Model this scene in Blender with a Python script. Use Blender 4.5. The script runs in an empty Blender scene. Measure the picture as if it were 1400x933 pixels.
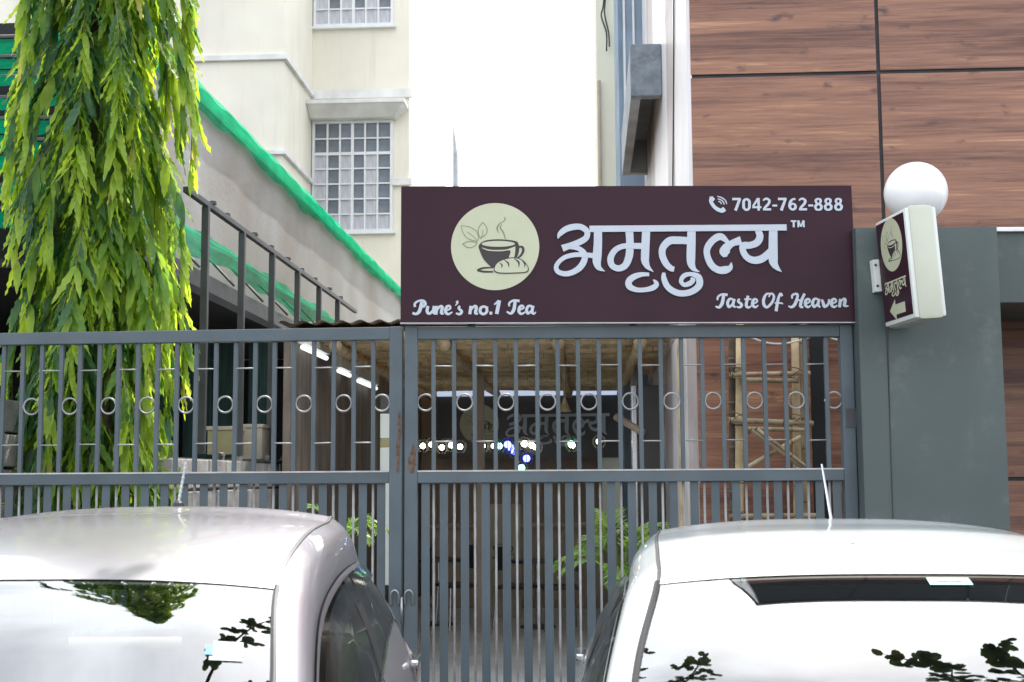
import bpy, bmesh, math, random
from mathutils import Matrix, Vector
R = math.radians
random.seed(7)
rnd = random.random
def ru(a, b): return a + (b - a) * rnd()

sc = bpy.context.scene
COL = sc.collection

# ------------------------------------------------------------------ camera
CAM_H, FPX = 1.65, 1800.0
PITCH, ROLL = math.atan(190.0 / FPX), -0.006
cam_d = bpy.data.cameras.new("camera")
cam = bpy.data.objects.new("camera", cam_d)
COL.objects.link(cam)
cam_d.sensor_width = 36.0
cam_d.lens = FPX / 1400.0 * 36.0
cam_d.clip_start = 0.05
cam_d.clip_end = 2000
cam_d.dof.use_dof = True
cam_d.dof.focus_distance = 7.0
cam_d.dof.aperture_fstop = 8.0
CAM_R = (Matrix.Rotation(math.pi / 2 + PITCH, 4, 'X') @ Matrix.Rotation(ROLL, 4, 'Z'))
cam.matrix_world = Matrix.Translation((0, 0, CAM_H)) @ CAM_R
sc.camera = cam

# ------------------------------------------------------------------ sky, sun, exposure
SUN_DIR = Vector((0.15, 0.55, 0.86)).normalized()
SUN_EL = math.asin(SUN_DIR.z)
SUN_AZ = math.atan2(SUN_DIR.x, SUN_DIR.y)
world = bpy.data.worlds.new("World")
sc.world = world
world.use_nodes = True
wn, wl = world.node_tree.nodes, world.node_tree.links
wn.clear()
w_out = wn.new('ShaderNodeOutputWorld')
w_bg = wn.new('ShaderNodeBackground')
w_sky = wn.new('ShaderNodeTexSky')
w_sky.sky_type = 'NISHITA'
w_sky.sun_disc = False
w_sky.sun_elevation = SUN_EL
w_sky.sun_rotation = SUN_AZ
w_sky.air_density = 1.0
w_sky.dust_density = 2.5
w_sky.ozone_density = 1.0
w_tc = wn.new('ShaderNodeTexCoord')
w_map = wn.new('ShaderNodeMapping')
w_map.inputs['Scale'].default_value = (1.0, 1.0, 1.6)
w_no = wn.new('ShaderNodeTexNoise')
w_no.inputs['Scale'].default_value = 1.7
w_no.inputs['Detail'].default_value = 7
w_no.inputs['Roughness'].default_value = 0.55
w_rmp = wn.new('ShaderNodeValToRGB')
w_rmp.color_ramp.elements[0].position = 0.30
w_rmp.color_ramp.elements[1].position = 0.58
w_mix = wn.new('ShaderNodeMix')
w_mix.data_type = 'RGBA'
wl.new(w_tc.outputs['Generated'], w_map.inputs['Vector'])
wl.new(w_map.outputs['Vector'], w_no.inputs['Vector'])
wl.new(w_no.outputs['Fac'], w_rmp.inputs['Fac'])
wl.new(w_rmp.outputs['Color'], w_mix.inputs['Factor'])
wl.new(w_sky.outputs['Color'], w_mix.inputs['A'])
# hazy bright cloud, brighter towards the sun as thin cloud is
w_nrm = wn.new('ShaderNodeVectorMath'); w_nrm.operation = 'NORMALIZE'
w_dot = wn.new('ShaderNodeVectorMath'); w_dot.operation = 'DOT_PRODUCT'; w_dot.inputs[1].default_value = SUN_DIR
w_pow = wn.new('ShaderNodeMath'); w_pow.operation = 'POWER'; w_pow.inputs[1].default_value = 5.0; w_pow.use_clamp = True
w_mad = wn.new('ShaderNodeMath'); w_mad.operation = 'MULTIPLY_ADD'; w_mad.inputs[1].default_value = 1.3; w_mad.inputs[2].default_value = 1.0
w_scl = wn.new('ShaderNodeVectorMath'); w_scl.operation = 'SCALE'; w_scl.inputs[0].default_value = (9.0, 9.2, 9.5)
wl.new(w_tc.outputs['Generated'], w_nrm.inputs[0]); wl.new(w_nrm.outputs[0], w_dot.inputs[0]); wl.new(w_dot.outputs['Value'], w_pow.inputs[0])
wl.new(w_pow.outputs[0], w_mad.inputs[0]); wl.new(w_mad.outputs[0], w_scl.inputs['Scale']); wl.new(w_scl.outputs[0], w_mix.inputs['B'])
wl.new(w_mix.outputs['Result'], w_bg.inputs['Color'])
w_bg.inputs['Strength'].default_value = 0.13
wl.new(w_bg.outputs['Background'], w_out.inputs['Surface'])

sun_d = bpy.data.lights.new("sun", 'SUN')
sun_d.energy = 3.6
sun_d.angle = R(0.6)
sun_d.color = (1.0, 0.95, 0.87)
sun = bpy.data.objects.new("sun", sun_d)
COL.objects.link(sun)
sun.rotation_euler = (-SUN_DIR).to_track_quat('-Z', 'Y').to_euler()

sc.view_settings.view_transform = 'Standard'
sc.view_settings.look = 'None'
sc.view_settings.gamma = 1
sc.view_settings.use_curve_mapping = False
sc.view_settings.exposure = 1.18
sc.cycles.use_denoising = True
sc.cycles.max_bounces = 8
sc.cycles.transparent_max_bounces = 16
sc.cycles.sample_clamp_indirect = 8

# ------------------------------------------------------------------ pixel helpers (photo pixels -> point at a real depth)
def ray(x, y):
    return (CAM_R.to_3x3() @ Vector(((x - 700) / FPX, -(y - 466.5) / FPX, -1)))
def P(x, y, Y):
    d = ray(x, y); t = Y / d.y
    return Vector((d.x * t, Y, CAM_H + d.z * t))
TH = math.atan((803 - 700) / FPX)
BF = Matrix.Rotation(-TH, 4, 'Z')          # frame of the buildings behind the gate
BFI = BF.inverted()
def PB(x, y, yp):
    d = BFI.to_3x3() @ ray(x, y); t = yp / d.y
    return Vector((d.x * t, yp, CAM_H + d.z * t))

# ------------------------------------------------------------------ materials
MATS = {}
def new_mat(name):
    m = bpy.data.materials.new(name); m.use_nodes = True
    nt = m.node_tree; nt.nodes.clear()
    return m, nt.nodes, nt.links
def mat(name, col, rough=0.6, metal=0.0, var=0.15, scale=6.0, bump=0.0, bscale=40.0, spec=0.5, col2=None,
        pos=(0.35, 0.65), coat=0.0, stretch=None, detail=5, random_obj=0.0, stain=None, emit=None):
    if name in MATS: return MATS[name]
    m, n, l = new_mat(name)
    out = n.new('ShaderNodeOutputMaterial'); b = n.new('ShaderNodeBsdfPrincipled')
    l.new(b.outputs[0], out.inputs[0])
    tc = n.new('ShaderNodeTexCoord'); src = tc.outputs['Object']
    if stretch:
        mp = n.new('ShaderNodeMapping'); mp.inputs['Scale'].default_value = stretch
        l.new(src, mp.inputs[0]); src = mp.outputs[0]
    if random_obj:
        oi = n.new('ShaderNodeObjectInfo'); va = n.new('ShaderNodeVectorMath'); va.operation = 'ADD'
        ml = n.new('ShaderNodeMath'); ml.operation = 'MULTIPLY'; ml.inputs[1].default_value = 37.0
        l.new(oi.outputs['Random'], ml.inputs[0]); l.new(src, va.inputs[0]); l.new(ml.outputs[0], va.inputs[1]); src = va.outputs[0]
    no = n.new('ShaderNodeTexNoise'); no.inputs['Scale'].default_value = scale; no.inputs['Detail'].default_value = detail
    l.new(src, no.inputs['Vector'])
    rp = n.new('ShaderNodeValToRGB')
    c2 = col2 if col2 else tuple(c * (1 + var) for c in col)
    c1 = col if col2 else tuple(c * (1 - var) for c in col)
    rp.color_ramp.elements[0].position = pos[0]; rp.color_ramp.elements[1].position = pos[1]
    rp.color_ramp.elements[0].color = (*c1, 1); rp.color_ramp.elements[1].color = (*c2, 1)
    l.new(no.outputs['Fac'], rp.inputs[0]); csock = rp.outputs[0]
    if random_obj:
        hs = n.new('ShaderNodeHueSaturation'); mr = n.new('ShaderNodeMapRange')
        mr.inputs[3].default_value = 1 - random_obj; mr.inputs[4].default_value = 1 + random_obj
        l.new(oi.outputs['Random'], mr.inputs[0]); l.new(mr.outputs[0], hs.inputs['Value']); l.new(csock, hs.inputs['Color']); csock = hs.outputs[0]
    if stain:                                     # stain = (colour, scale, lo, hi)
        n2 = n.new('ShaderNodeTexNoise'); n2.inputs['Scale'].default_value = stain[1]; n2.inputs['Detail'].default_value = 8
        n2.inputs['Roughness'].default_value = 0.7
        if len(stain) > 4:
            ms = n.new('ShaderNodeMapping'); ms.inputs['Scale'].default_value = stain[4]
            l.new(tc.outputs['Object'], ms.inputs[0]); l.new(ms.outputs[0], n2.inputs['Vector'])
        else:
            l.new(tc.outputs['Object'], n2.inputs['Vector'])
        r2 = n.new('ShaderNodeValToRGB'); r2.color_ramp.elements[0].position = stain[2]; r2.color_ramp.elements[1].position = stain[3]
        l.new(n2.outputs['Fac'], r2.inputs[0])
        mx = n.new('ShaderNodeMix'); mx.data_type = 'RGBA'
        l.new(r2.outputs[0], mx.inputs['Factor']); l.new(csock, mx.inputs['A']); mx.inputs['B'].default_value = (*stain[0], 1)
        csock = mx.outputs['Result']
    l.new(csock, b.inputs['Base Color'])
    b.inputs['Roughness'].default_value = rough; b.inputs['Metallic'].default_value = metal
    b.inputs['Specular IOR Level'].default_value = spec
    b.inputs['Coat Weight'].default_value = coat
    b.inputs['Coat Roughness'].default_value = 0.04
    if emit:
        b.inputs['Emission Color'].default_value = (*emit[0], 1); b.inputs['Emission Strength'].default_value = emit[1]
    if bump:
        n3 = n.new('ShaderNodeTexNoise'); n3.inputs['Scale'].default_value = bscale; n3.inputs['Detail'].default_value = 6
        l.new(src, n3.inputs['Vector'])
        bp = n.new('ShaderNodeBump'); bp.inputs['Strength'].default_value = bump; bp.inputs['Distance'].default_value = 0.01
        l.new(n3.outputs['Fac'], bp.inputs['Height']); l.new(bp.outputs[0], b.inputs['Normal'])
    MATS[name] = m
    return m

def glass_mat(name, tint, ior=1.6, rough=0.0):
    m, n, l = new_mat(name)
    out = n.new('ShaderNodeOutputMaterial'); mx = n.new('ShaderNodeMixShader')
    tr = n.new('ShaderNodeBsdfTransparent'); tr.inputs[0].default_value = (*tint, 1)
    gl = n.new('ShaderNodeBsdfGlossy'); gl.inputs['Roughness'].default_value = rough; gl.inputs[0].default_value = (0.95, 0.98, 1.0, 1)
    fr = n.new('ShaderNodeFresnel'); fr.inputs['IOR'].default_value = ior
    l.new(fr.outputs[0], mx.inputs[0]); l.new(tr.outputs[0], mx.inputs[1]); l.new(gl.outputs[0], mx.inputs[2]); l.new(mx.outputs[0], out.inputs[0])
    MATS[name] = m
    return m

def leaf_mat(name, c1, c2, trans=0.45):
    m, n, l = new_mat(name)
    out = n.new('ShaderNodeOutputMaterial')
    tc = n.new('ShaderNodeTexCoord')
    no = n.new('ShaderNodeTexNoise'); no.inputs['Scale'].default_value = 9; no.inputs['Detail'].default_value = 3
    l.new(tc.outputs['Object'], no.inputs['Vector'])
    rp = n.new('ShaderNodeValToRGB'); rp.color_ramp.elements[0].position = 0.35; rp.color_ramp.elements[1].position = 0.65
    rp.color_ramp.elements[0].color = (*c1, 1); rp.color_ramp.elements[1].color = (*c2, 1)
    l.new(no.outputs['Fac'], rp.inputs[0])
    b = n.new('ShaderNodeBsdfPrincipled'); b.inputs['Roughness'].default_value = 0.42; b.inputs['Specular IOR Level'].default_value = 0.45
    l.new(rp.outputs[0], b.inputs['Base Color'])
    t = n.new('ShaderNodeBsdfTranslucent')
    hs = n.new('ShaderNodeHueSaturation'); hs.inputs['Hue'].default_value = 0.48; hs.inputs['Value'].default_value = 1.7; hs.inputs['Saturation'].default_value = 1.05
    l.new(rp.outputs[0], hs.inputs['Color']); l.new(hs.outputs[0], t.inputs[0])
    mx = n.new('ShaderNodeMixShader'); mx.inputs[0].default_value = trans
    l.new(b.outputs[0], mx.inputs[1]); l.new(t.outputs[0], mx.inputs[2]); l.new(mx.outputs[0], out.inputs[0])
    MATS[name] = m
    return m

def net_mat(name, col, hole=0.35):
    m, n, l = new_mat(name)
    out = n.new('ShaderNodeOutputMaterial')
    tc = n.new('ShaderNodeTexCoord')
    no = n.new('ShaderNodeTexNoise'); no.inputs['Scale'].default_value = 3; no.inputs['Detail'].default_value = 6
    l.new(tc.outputs['Object'], no.inputs['Vector'])
    rp = n.new('ShaderNodeValToRGB'); rp.color_ramp.elements[0].position = 0.3; rp.color_ramp.elements[1].position = 0.7
    rp.color_ramp.elements[0].color = (*(c * 0.7 for c in col), 1); rp.color_ramp.elements[1].color = (*(c * 1.15 for c in col), 1)
    l.new(no.outputs['Fac'], rp.inputs[0])
    d = n.new('ShaderNodeBsdfDiffuse'); t = n.new('ShaderNodeBsdfTranslucent'); tr = n.new('ShaderNodeBsdfTransparent')
    mpc = n.new('ShaderNodeMapping'); mpc.inputs['Scale'].default_value = (2.0, 0.7, 26.0); l.new(tc.outputs['Object'], mpc.inputs[0])
    nc = n.new('ShaderNodeTexNoise'); nc.inputs['Scale'].default_value = 1.0; nc.inputs['Detail'].default_value = 5; l.new(mpc.outputs[0], nc.inputs['Vector'])
    bpn = n.new('ShaderNodeBump'); bpn.inputs['Strength'].default_value = 1.0; bpn.inputs['Distance'].default_value = 0.05
    l.new(nc.outputs['Fac'], bpn.inputs['Height']); l.new(bpn.outputs[0], d.inputs['Normal']); l.new(bpn.outputs[0], t.inputs['Normal'])
    l.new(rp.outputs[0], d.inputs[0]); l.new(rp.outputs[0], t.inputs[0])
    m1 = n.new('ShaderNodeMixShader'); m1.inputs[0].default_value = 0.55
    l.new(d.outputs[0], m1.inputs[1]); l.new(t.outputs[0], m1.inputs[2])
    m2 = n.new('ShaderNodeMixShader'); m2.inputs[0].default_value = hole
    l.new(m1.outputs[0], m2.inputs[1]); l.new(tr.outputs[0], m2.inputs[2]); l.new(m2.outputs[0], out.inputs[0])
    MATS[name] = m
    return m

def wood_mat(name):
    m, n, l = new_mat(name)
    out = n.new('ShaderNodeOutputMaterial'); b = n.new('ShaderNodeBsdfPrincipled'); l.new(b.outputs[0], out.inputs[0])
    tc = n.new('ShaderNodeTexCoord')
    oi = n.new('ShaderNodeObjectInfo'); ml = n.new('ShaderNodeMath'); ml.operation = 'MULTIPLY'; ml.inputs[1].default_value = 53
    va = n.new('ShaderNodeVectorMath'); va.operation = 'ADD'
    l.new(oi.outputs['Random'], ml.inputs[0]); l.new(tc.outputs['Object'], va.inputs[0]); l.new(ml.outputs[0], va.inputs[1])
    def noise(scale3, sc_, det, rough=0.6, dist=0.0):
        mp = n.new('ShaderNodeMapping'); mp.inputs['Scale'].default_value = scale3; l.new(va.outputs[0], mp.inputs[0])
        no = n.new('ShaderNodeTexNoise'); no.inputs['Scale'].default_value = sc_; no.inputs['Detail'].default_value = det
        no.inputs['Roughness'].default_value = rough; no.inputs['Distortion'].default_value = dist
        l.new(mp.outputs[0], no.inputs['Vector']); return no.outputs['Fac']
    big = noise((0.35, 1, 6.0), 1.1, 5, 0.6, 0.5)
    fine = noise((0.9, 1, 30.0), 2.2, 8, 0.72, 0.7)
    spots = noise((2.0, 1, 4.2), 3.4, 2, 0.5)
    mx = n.new('ShaderNodeMath'); mx.operation = 'MULTIPLY_ADD'; mx.inputs[1].default_value = 0.55
    l.new(big, mx.inputs[0])
    m2 = n.new('ShaderNodeMath'); m2.operation = 'MULTIPLY'; m2.inputs[1].default_value = 0.45; l.new(fine, m2.inputs[0]); l.new(m2.outputs[0], mx.inputs[2])
    rp = n.new('ShaderNodeValToRGB'); e = rp.color_ramp.elements
    e[0].position = 0.34; e[0].color = (0.075, 0.036, 0.030, 1)
    e[1].position = 0.66; e[1].color = (0.56, 0.32, 0.18, 1)
    for p_, c_ in ((0.43, (0.16, 0.075, 0.054)), (0.50, (0.25, 0.12, 0.081)), (0.57, (0.32, 0.16, 0.100)), (0.615, (0.44, 0.235, 0.138))):
        k = e.new(p_); k.color = (*c_, 1)
    l.new(mx.outputs[0], rp.inputs[0])
    r2 = n.new('ShaderNodeValToRGB'); r2.color_ramp.elements[0].position = 0.64; r2.color_ramp.elements[1].position = 0.80
    l.new(spots, r2.inputs[0])
    mm = n.new('ShaderNodeMix'); mm.data_type = 'RGBA'; l.new(r2.outputs[0], mm.inputs['Factor'])
    l.new(rp.outputs[0], mm.inputs['A']); mm.inputs['B'].default_value = (0.07, 0.042, 0.045, 1)
    l.new(mm.outputs['Result'], b.inputs['Base Color'])
    b.inputs['Roughness'].default_value = 0.38; b.inputs['Specular IOR Level'].default_value = 0.35
    MATS[name] = m
    return m

mat('asphalt', (0.05, 0.05, 0.052), 0.9, var=0.3, scale=3, bump=0.4, bscale=120)
mat('floor_tile', (0.66, 0.67, 0.68), 0.3, var=0.12, scale=2)
mat('gate_paint', (0.070, 0.094, 0.110), 0.42, var=0.10, scale=5, spec=0.45, stain=((0.115, 0.09, 0.075), 7.0, 0.64, 0.70), random_obj=0.06)
mat('gate_rust', (0.10, 0.062, 0.045), 0.85, var=0.5, scale=30, bump=0.4)
mat('gate_thin', (0.26, 0.265, 0.265), 0.45, var=0.2, scale=12, spec=0.5, random_obj=0.12)
mat('primer_and_rail_light', (0.42, 0.41, 0.40), 0.6, var=0.15, scale=9)  # also colours the painted sky-lit edge of the middle rails
mat('galvanised', (0.35, 0.36, 0.37), 0.4, metal=0.8, var=0.15)
mat('maroon', (0.032, 0.0105, 0.019), 0.30, var=0.10, scale=3, spec=0.16)
mat('letter', (0.45, 0.50, 0.57), 0.35, var=0.03)
mat('letter_edge', (0.10, 0.09, 0.11), 0.5)
mat('cream_print', (0.47, 0.49, 0.345), 0.4, var=0.03)
mat('dark_print', (0.028, 0.02, 0.022), 0.5, var=0.05)
mat('leaf_print', (0.20, 0.19, 0.13), 0.5, var=0.05)
mat('pillar_clad', (0.074, 0.097, 0.095), 0.5, var=0.12, scale=1.6, spec=0.4, stain=((0.15, 0.165, 0.155), 2.8, 0.54, 0.80), bump=0.05, bscale=14)
mat('joint_dark', (0.035, 0.04, 0.045), 0.8, var=0.2)
mat('white_coping', (0.78, 0.78, 0.78), 0.6, var=0.05)
mat('opal_globe', (0.86, 0.86, 0.87), 0.22, var=0.01, spec=0.6)
mat('white_plastic', (0.66, 0.69, 0.66), 0.35, var=0.04, scale=4)
mat('ivory_plastic', (0.52, 0.54, 0.45), 0.4, var=0.04, scale=4)
wood_mat('wood_laminate')
mat('white_tile', (0.72, 0.68, 0.70), 0.35, var=0.06, scale=1.5)
mat('pink_tile', (0.47, 0.41, 0.41), 0.4, var=0.12, scale=2)
mat('rough_plaster', (0.23, 0.265, 0.305), 0.95, var=0.2, scale=10, bump=1.0, bscale=45)
mat('slab_plaster', (0.34, 0.36, 0.38), 0.9, var=0.15, scale=3)
mat('bluegrey_wall', (0.22, 0.29, 0.37), 0.8, var=0.2, scale=1.5)
mat('cream_wall', (0.72, 0.69, 0.60), 0.9, var=0.06, scale=0.8, stain=((0.58, 0.56, 0.49), 1.1, 0.52, 0.80, (3.0, 3.0, 0.22)), bump=0.15, bscale=30)
mat('pale_yellow_wall', (0.78, 0.76, 0.62), 0.9, var=0.06, scale=0.8)
mat('ledge_paint', (0.66, 0.66, 0.65), 0.85, var=0.10, scale=3)
mat('white_grille', (0.68, 0.70, 0.73), 0.5, var=0.04)
mat('window_dark', (0.13, 0.15, 0.18), 0.15, var=0.25, scale=3)
mat('curtain', (0.48, 0.49, 0.54), 0.9, var=0.2, scale=3, stretch=(8, 1, 0.6))
mat('concrete_wall', (0.22, 0.205, 0.18), 0.92, col2=(0.42, 0.45, 0.47), scale=0.6, bump=0.3, bscale=25, detail=6, pos=(0.28, 0.72), stain=((0.25, 0.20, 0.155), 0.42, 0.30, 0.95))
mat('block', (0.27, 0.26, 0.245), 0.95, var=0.25, scale=7, bump=0.6, bscale=60, random_obj=0.25)
mat('mortar', (0.17, 0.165, 0.155), 0.95, var=0.2)
mat('dark_steel', (0.045, 0.048, 0.052), 0.5, var=0.2, stain=((0.09, 0.05, 0.03), 4, 0.6, 0.75))
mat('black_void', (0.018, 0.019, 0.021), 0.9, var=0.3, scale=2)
mat('teal_curtain', (0.025, 0.06, 0.055), 0.9, var=0.3, stretch=(6, 6, 0.4))
mat('tan_panel', (0.43, 0.335, 0.245), 0.6, var=0.16, scale=2.0, stretch=(3, 3, 0.5))
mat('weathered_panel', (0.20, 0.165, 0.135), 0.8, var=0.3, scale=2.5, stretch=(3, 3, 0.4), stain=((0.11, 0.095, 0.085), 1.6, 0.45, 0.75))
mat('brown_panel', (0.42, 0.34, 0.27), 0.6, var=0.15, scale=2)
mat('bamboo', (0.52, 0.40, 0.23), 0.6, var=0.25, scale=9, random_obj=0.25)
mat('bamboo_pale', (0.50, 0.42, 0.28), 0.65, col2=(0.30, 0.21, 0.12), scale=7, stain=((0.10, 0.07, 0.045), 9, 0.58, 0.7), random_obj=0.15)
mat('bamboo_node', (0.16, 0.12, 0.07), 0.8, var=0.3)
mat('bamboo_ring', (0.36, 0.27, 0.15), 0.8, var=0.3)
net_mat('reed_mat', (0.34, 0.26, 0.16), 0.05)
mat('roof_sheet', (0.28, 0.23, 0.18), 0.7, var=0.3, scale=3)
mat('board_black', (0.055, 0.052, 0.052), 0.35, var=0.1)
mat('steel_post', (0.55, 0.56, 0.58), 0.25, metal=0.9, var=0.05)
mat('carton', (0.42, 0.38, 0.30), 0.85, var=0.12)
mat('carton_yellow', (0.32, 0.29, 0.15), 0.85, var=0.1)
mat('bark', (0.10, 0.075, 0.055), 0.95, var=0.4, scale=14, bump=0.8, bscale=30)
mat('green_stem', (0.12, 0.14, 0.05), 0.7, var=0.2)
mat('pot', (0.20, 0.09, 0.06), 0.8, var=0.15)
mat('tyre', (0.02, 0.02, 0.02), 0.9, var=0.2)
mat('rim', (0.45, 0.46, 0.47), 0.3, metal=0.9, var=0.05)
mat('black_trim', (0.015, 0.015, 0.016), 0.4, var=0.1)
mat('chrome', (0.75, 0.76, 0.78), 0.08, metal=1.0, var=0.02)
mat('upholstery', (0.22, 0.19, 0.155), 0.85, var=0.2)
mat('headliner', (0.45, 0.42, 0.38), 0.9, var=0.1)
mat('dash', (0.04, 0.04, 0.042), 0.7, var=0.1)
mat('red_lens', (0.45, 0.015, 0.02), 0.12, var=0.05, coat=0.5)
mat('clear_lens', (0.55, 0.57, 0.6), 0.08, var=0.05, coat=0.8)
mat('silver_paint', (0.395, 0.375, 0.415), 0.34, metal=0.8, var=0.03, scale=2.5, coat=0.8)
mat('white_paint', (0.58, 0.62, 0.62), 0.34, var=0.02, scale=2.5, coat=0.9)
mat('black_paint', (0.03, 0.03, 0.032), 0.25, var=0.05, coat=1.0)
mat('sticker_white', (0.30, 0.36, 0.38), 0.5, var=0.02)
mat('sticker_blue', (0.03, 0.30, 0.55), 0.5, var=0.02)
mat('standee_board', (0.50, 0.46, 0.36), 0.7, var=0.08)
mat('sticker_teal', (0.06, 0.30, 0.29), 0.5, var=0.02)
mat('cable', (0.04, 0.04, 0.04), 0.6, var=0.1)
mat('plate', (0.8, 0.8, 0.78), 0.5, var=0.02)
mat('bulb_warm', (0.9, 0.85, 0.7), 0.3, emit=((1.0, 0.93, 0.72), 6.0))
mat('bulb_blue', (0.1, 0.15, 0.9), 0.3, emit=((0.10, 0.13, 1.0), 5.0))
mat('bulb_green', (0.2, 0.8, 0.4), 0.3, emit=((0.25, 1.0, 0.55), 5.0))
mat('trim_glow', (0.6, 0.65, 0.75), 0.3, emit=((0.62, 0.74, 1.0), 0.30))
mat('tube_glow', (0.9, 0.9, 0.9), 0.3, emit=((0.95, 0.98, 1.0), 0.55))
glass_mat('windshield_glass', (0.50, 0.56, 0.55), 2.45)
glass_mat('tinted_glass', (0.80, 0.79, 0.72), 1.45, 0.10)
glass_mat('smoke_plastic', (0.52, 0.47, 0.43), 1.5, 0.08)
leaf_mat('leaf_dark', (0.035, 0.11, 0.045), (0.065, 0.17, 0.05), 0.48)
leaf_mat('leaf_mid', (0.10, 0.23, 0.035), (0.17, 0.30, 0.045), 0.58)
leaf_mat('leaf_young_sunlit', (0.22, 0.36, 0.035), (0.33, 0.46, 0.06), 0.58)
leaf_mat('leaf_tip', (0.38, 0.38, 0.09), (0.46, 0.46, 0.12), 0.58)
leaf_mat('leaf_round', (0.025, 0.055, 0.02), (0.045, 0.085, 0.025), 0.25)
leaf_mat('leaf_palm', (0.12, 0.26, 0.05), (0.22, 0.34, 0.07), 0.5)
net_mat('green_net', (0.0, 0.44, 0.21), 0.25)

# ------------------------------------------------------------------ object helpers
W = {}                                   # world matrix of every object I make
def link(o, M, parent=None):
    COL.objects.link(o)
    W[o.name] = M
    if parent is not None:
        o.parent = parent
        o.matrix_local = W[parent.name].inverted() @ M
    else:
        o.matrix_world = M
    return o
def tag(o, label=None, cat=None, group=None, kind=None):
    if label: o['label'] = label
    if cat: o['category'] = cat
    if group: o['group'] = group
    if kind: o['kind'] = kind
    return o
def thing(name, loc, label, cat, group=None, rz=0.0):
    o = bpy.data.objects.new(name, None)
    o.empty_display_size = 0.1
    link(o, Matrix.Translation(loc) @ Matrix.Rotation(rz, 4, 'Z'))
    return tag(o, label, cat, group)
def inst(name, mesh, M, parent=None):
    return link(bpy.data.objects.new(name, mesh), M, parent)

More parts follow.
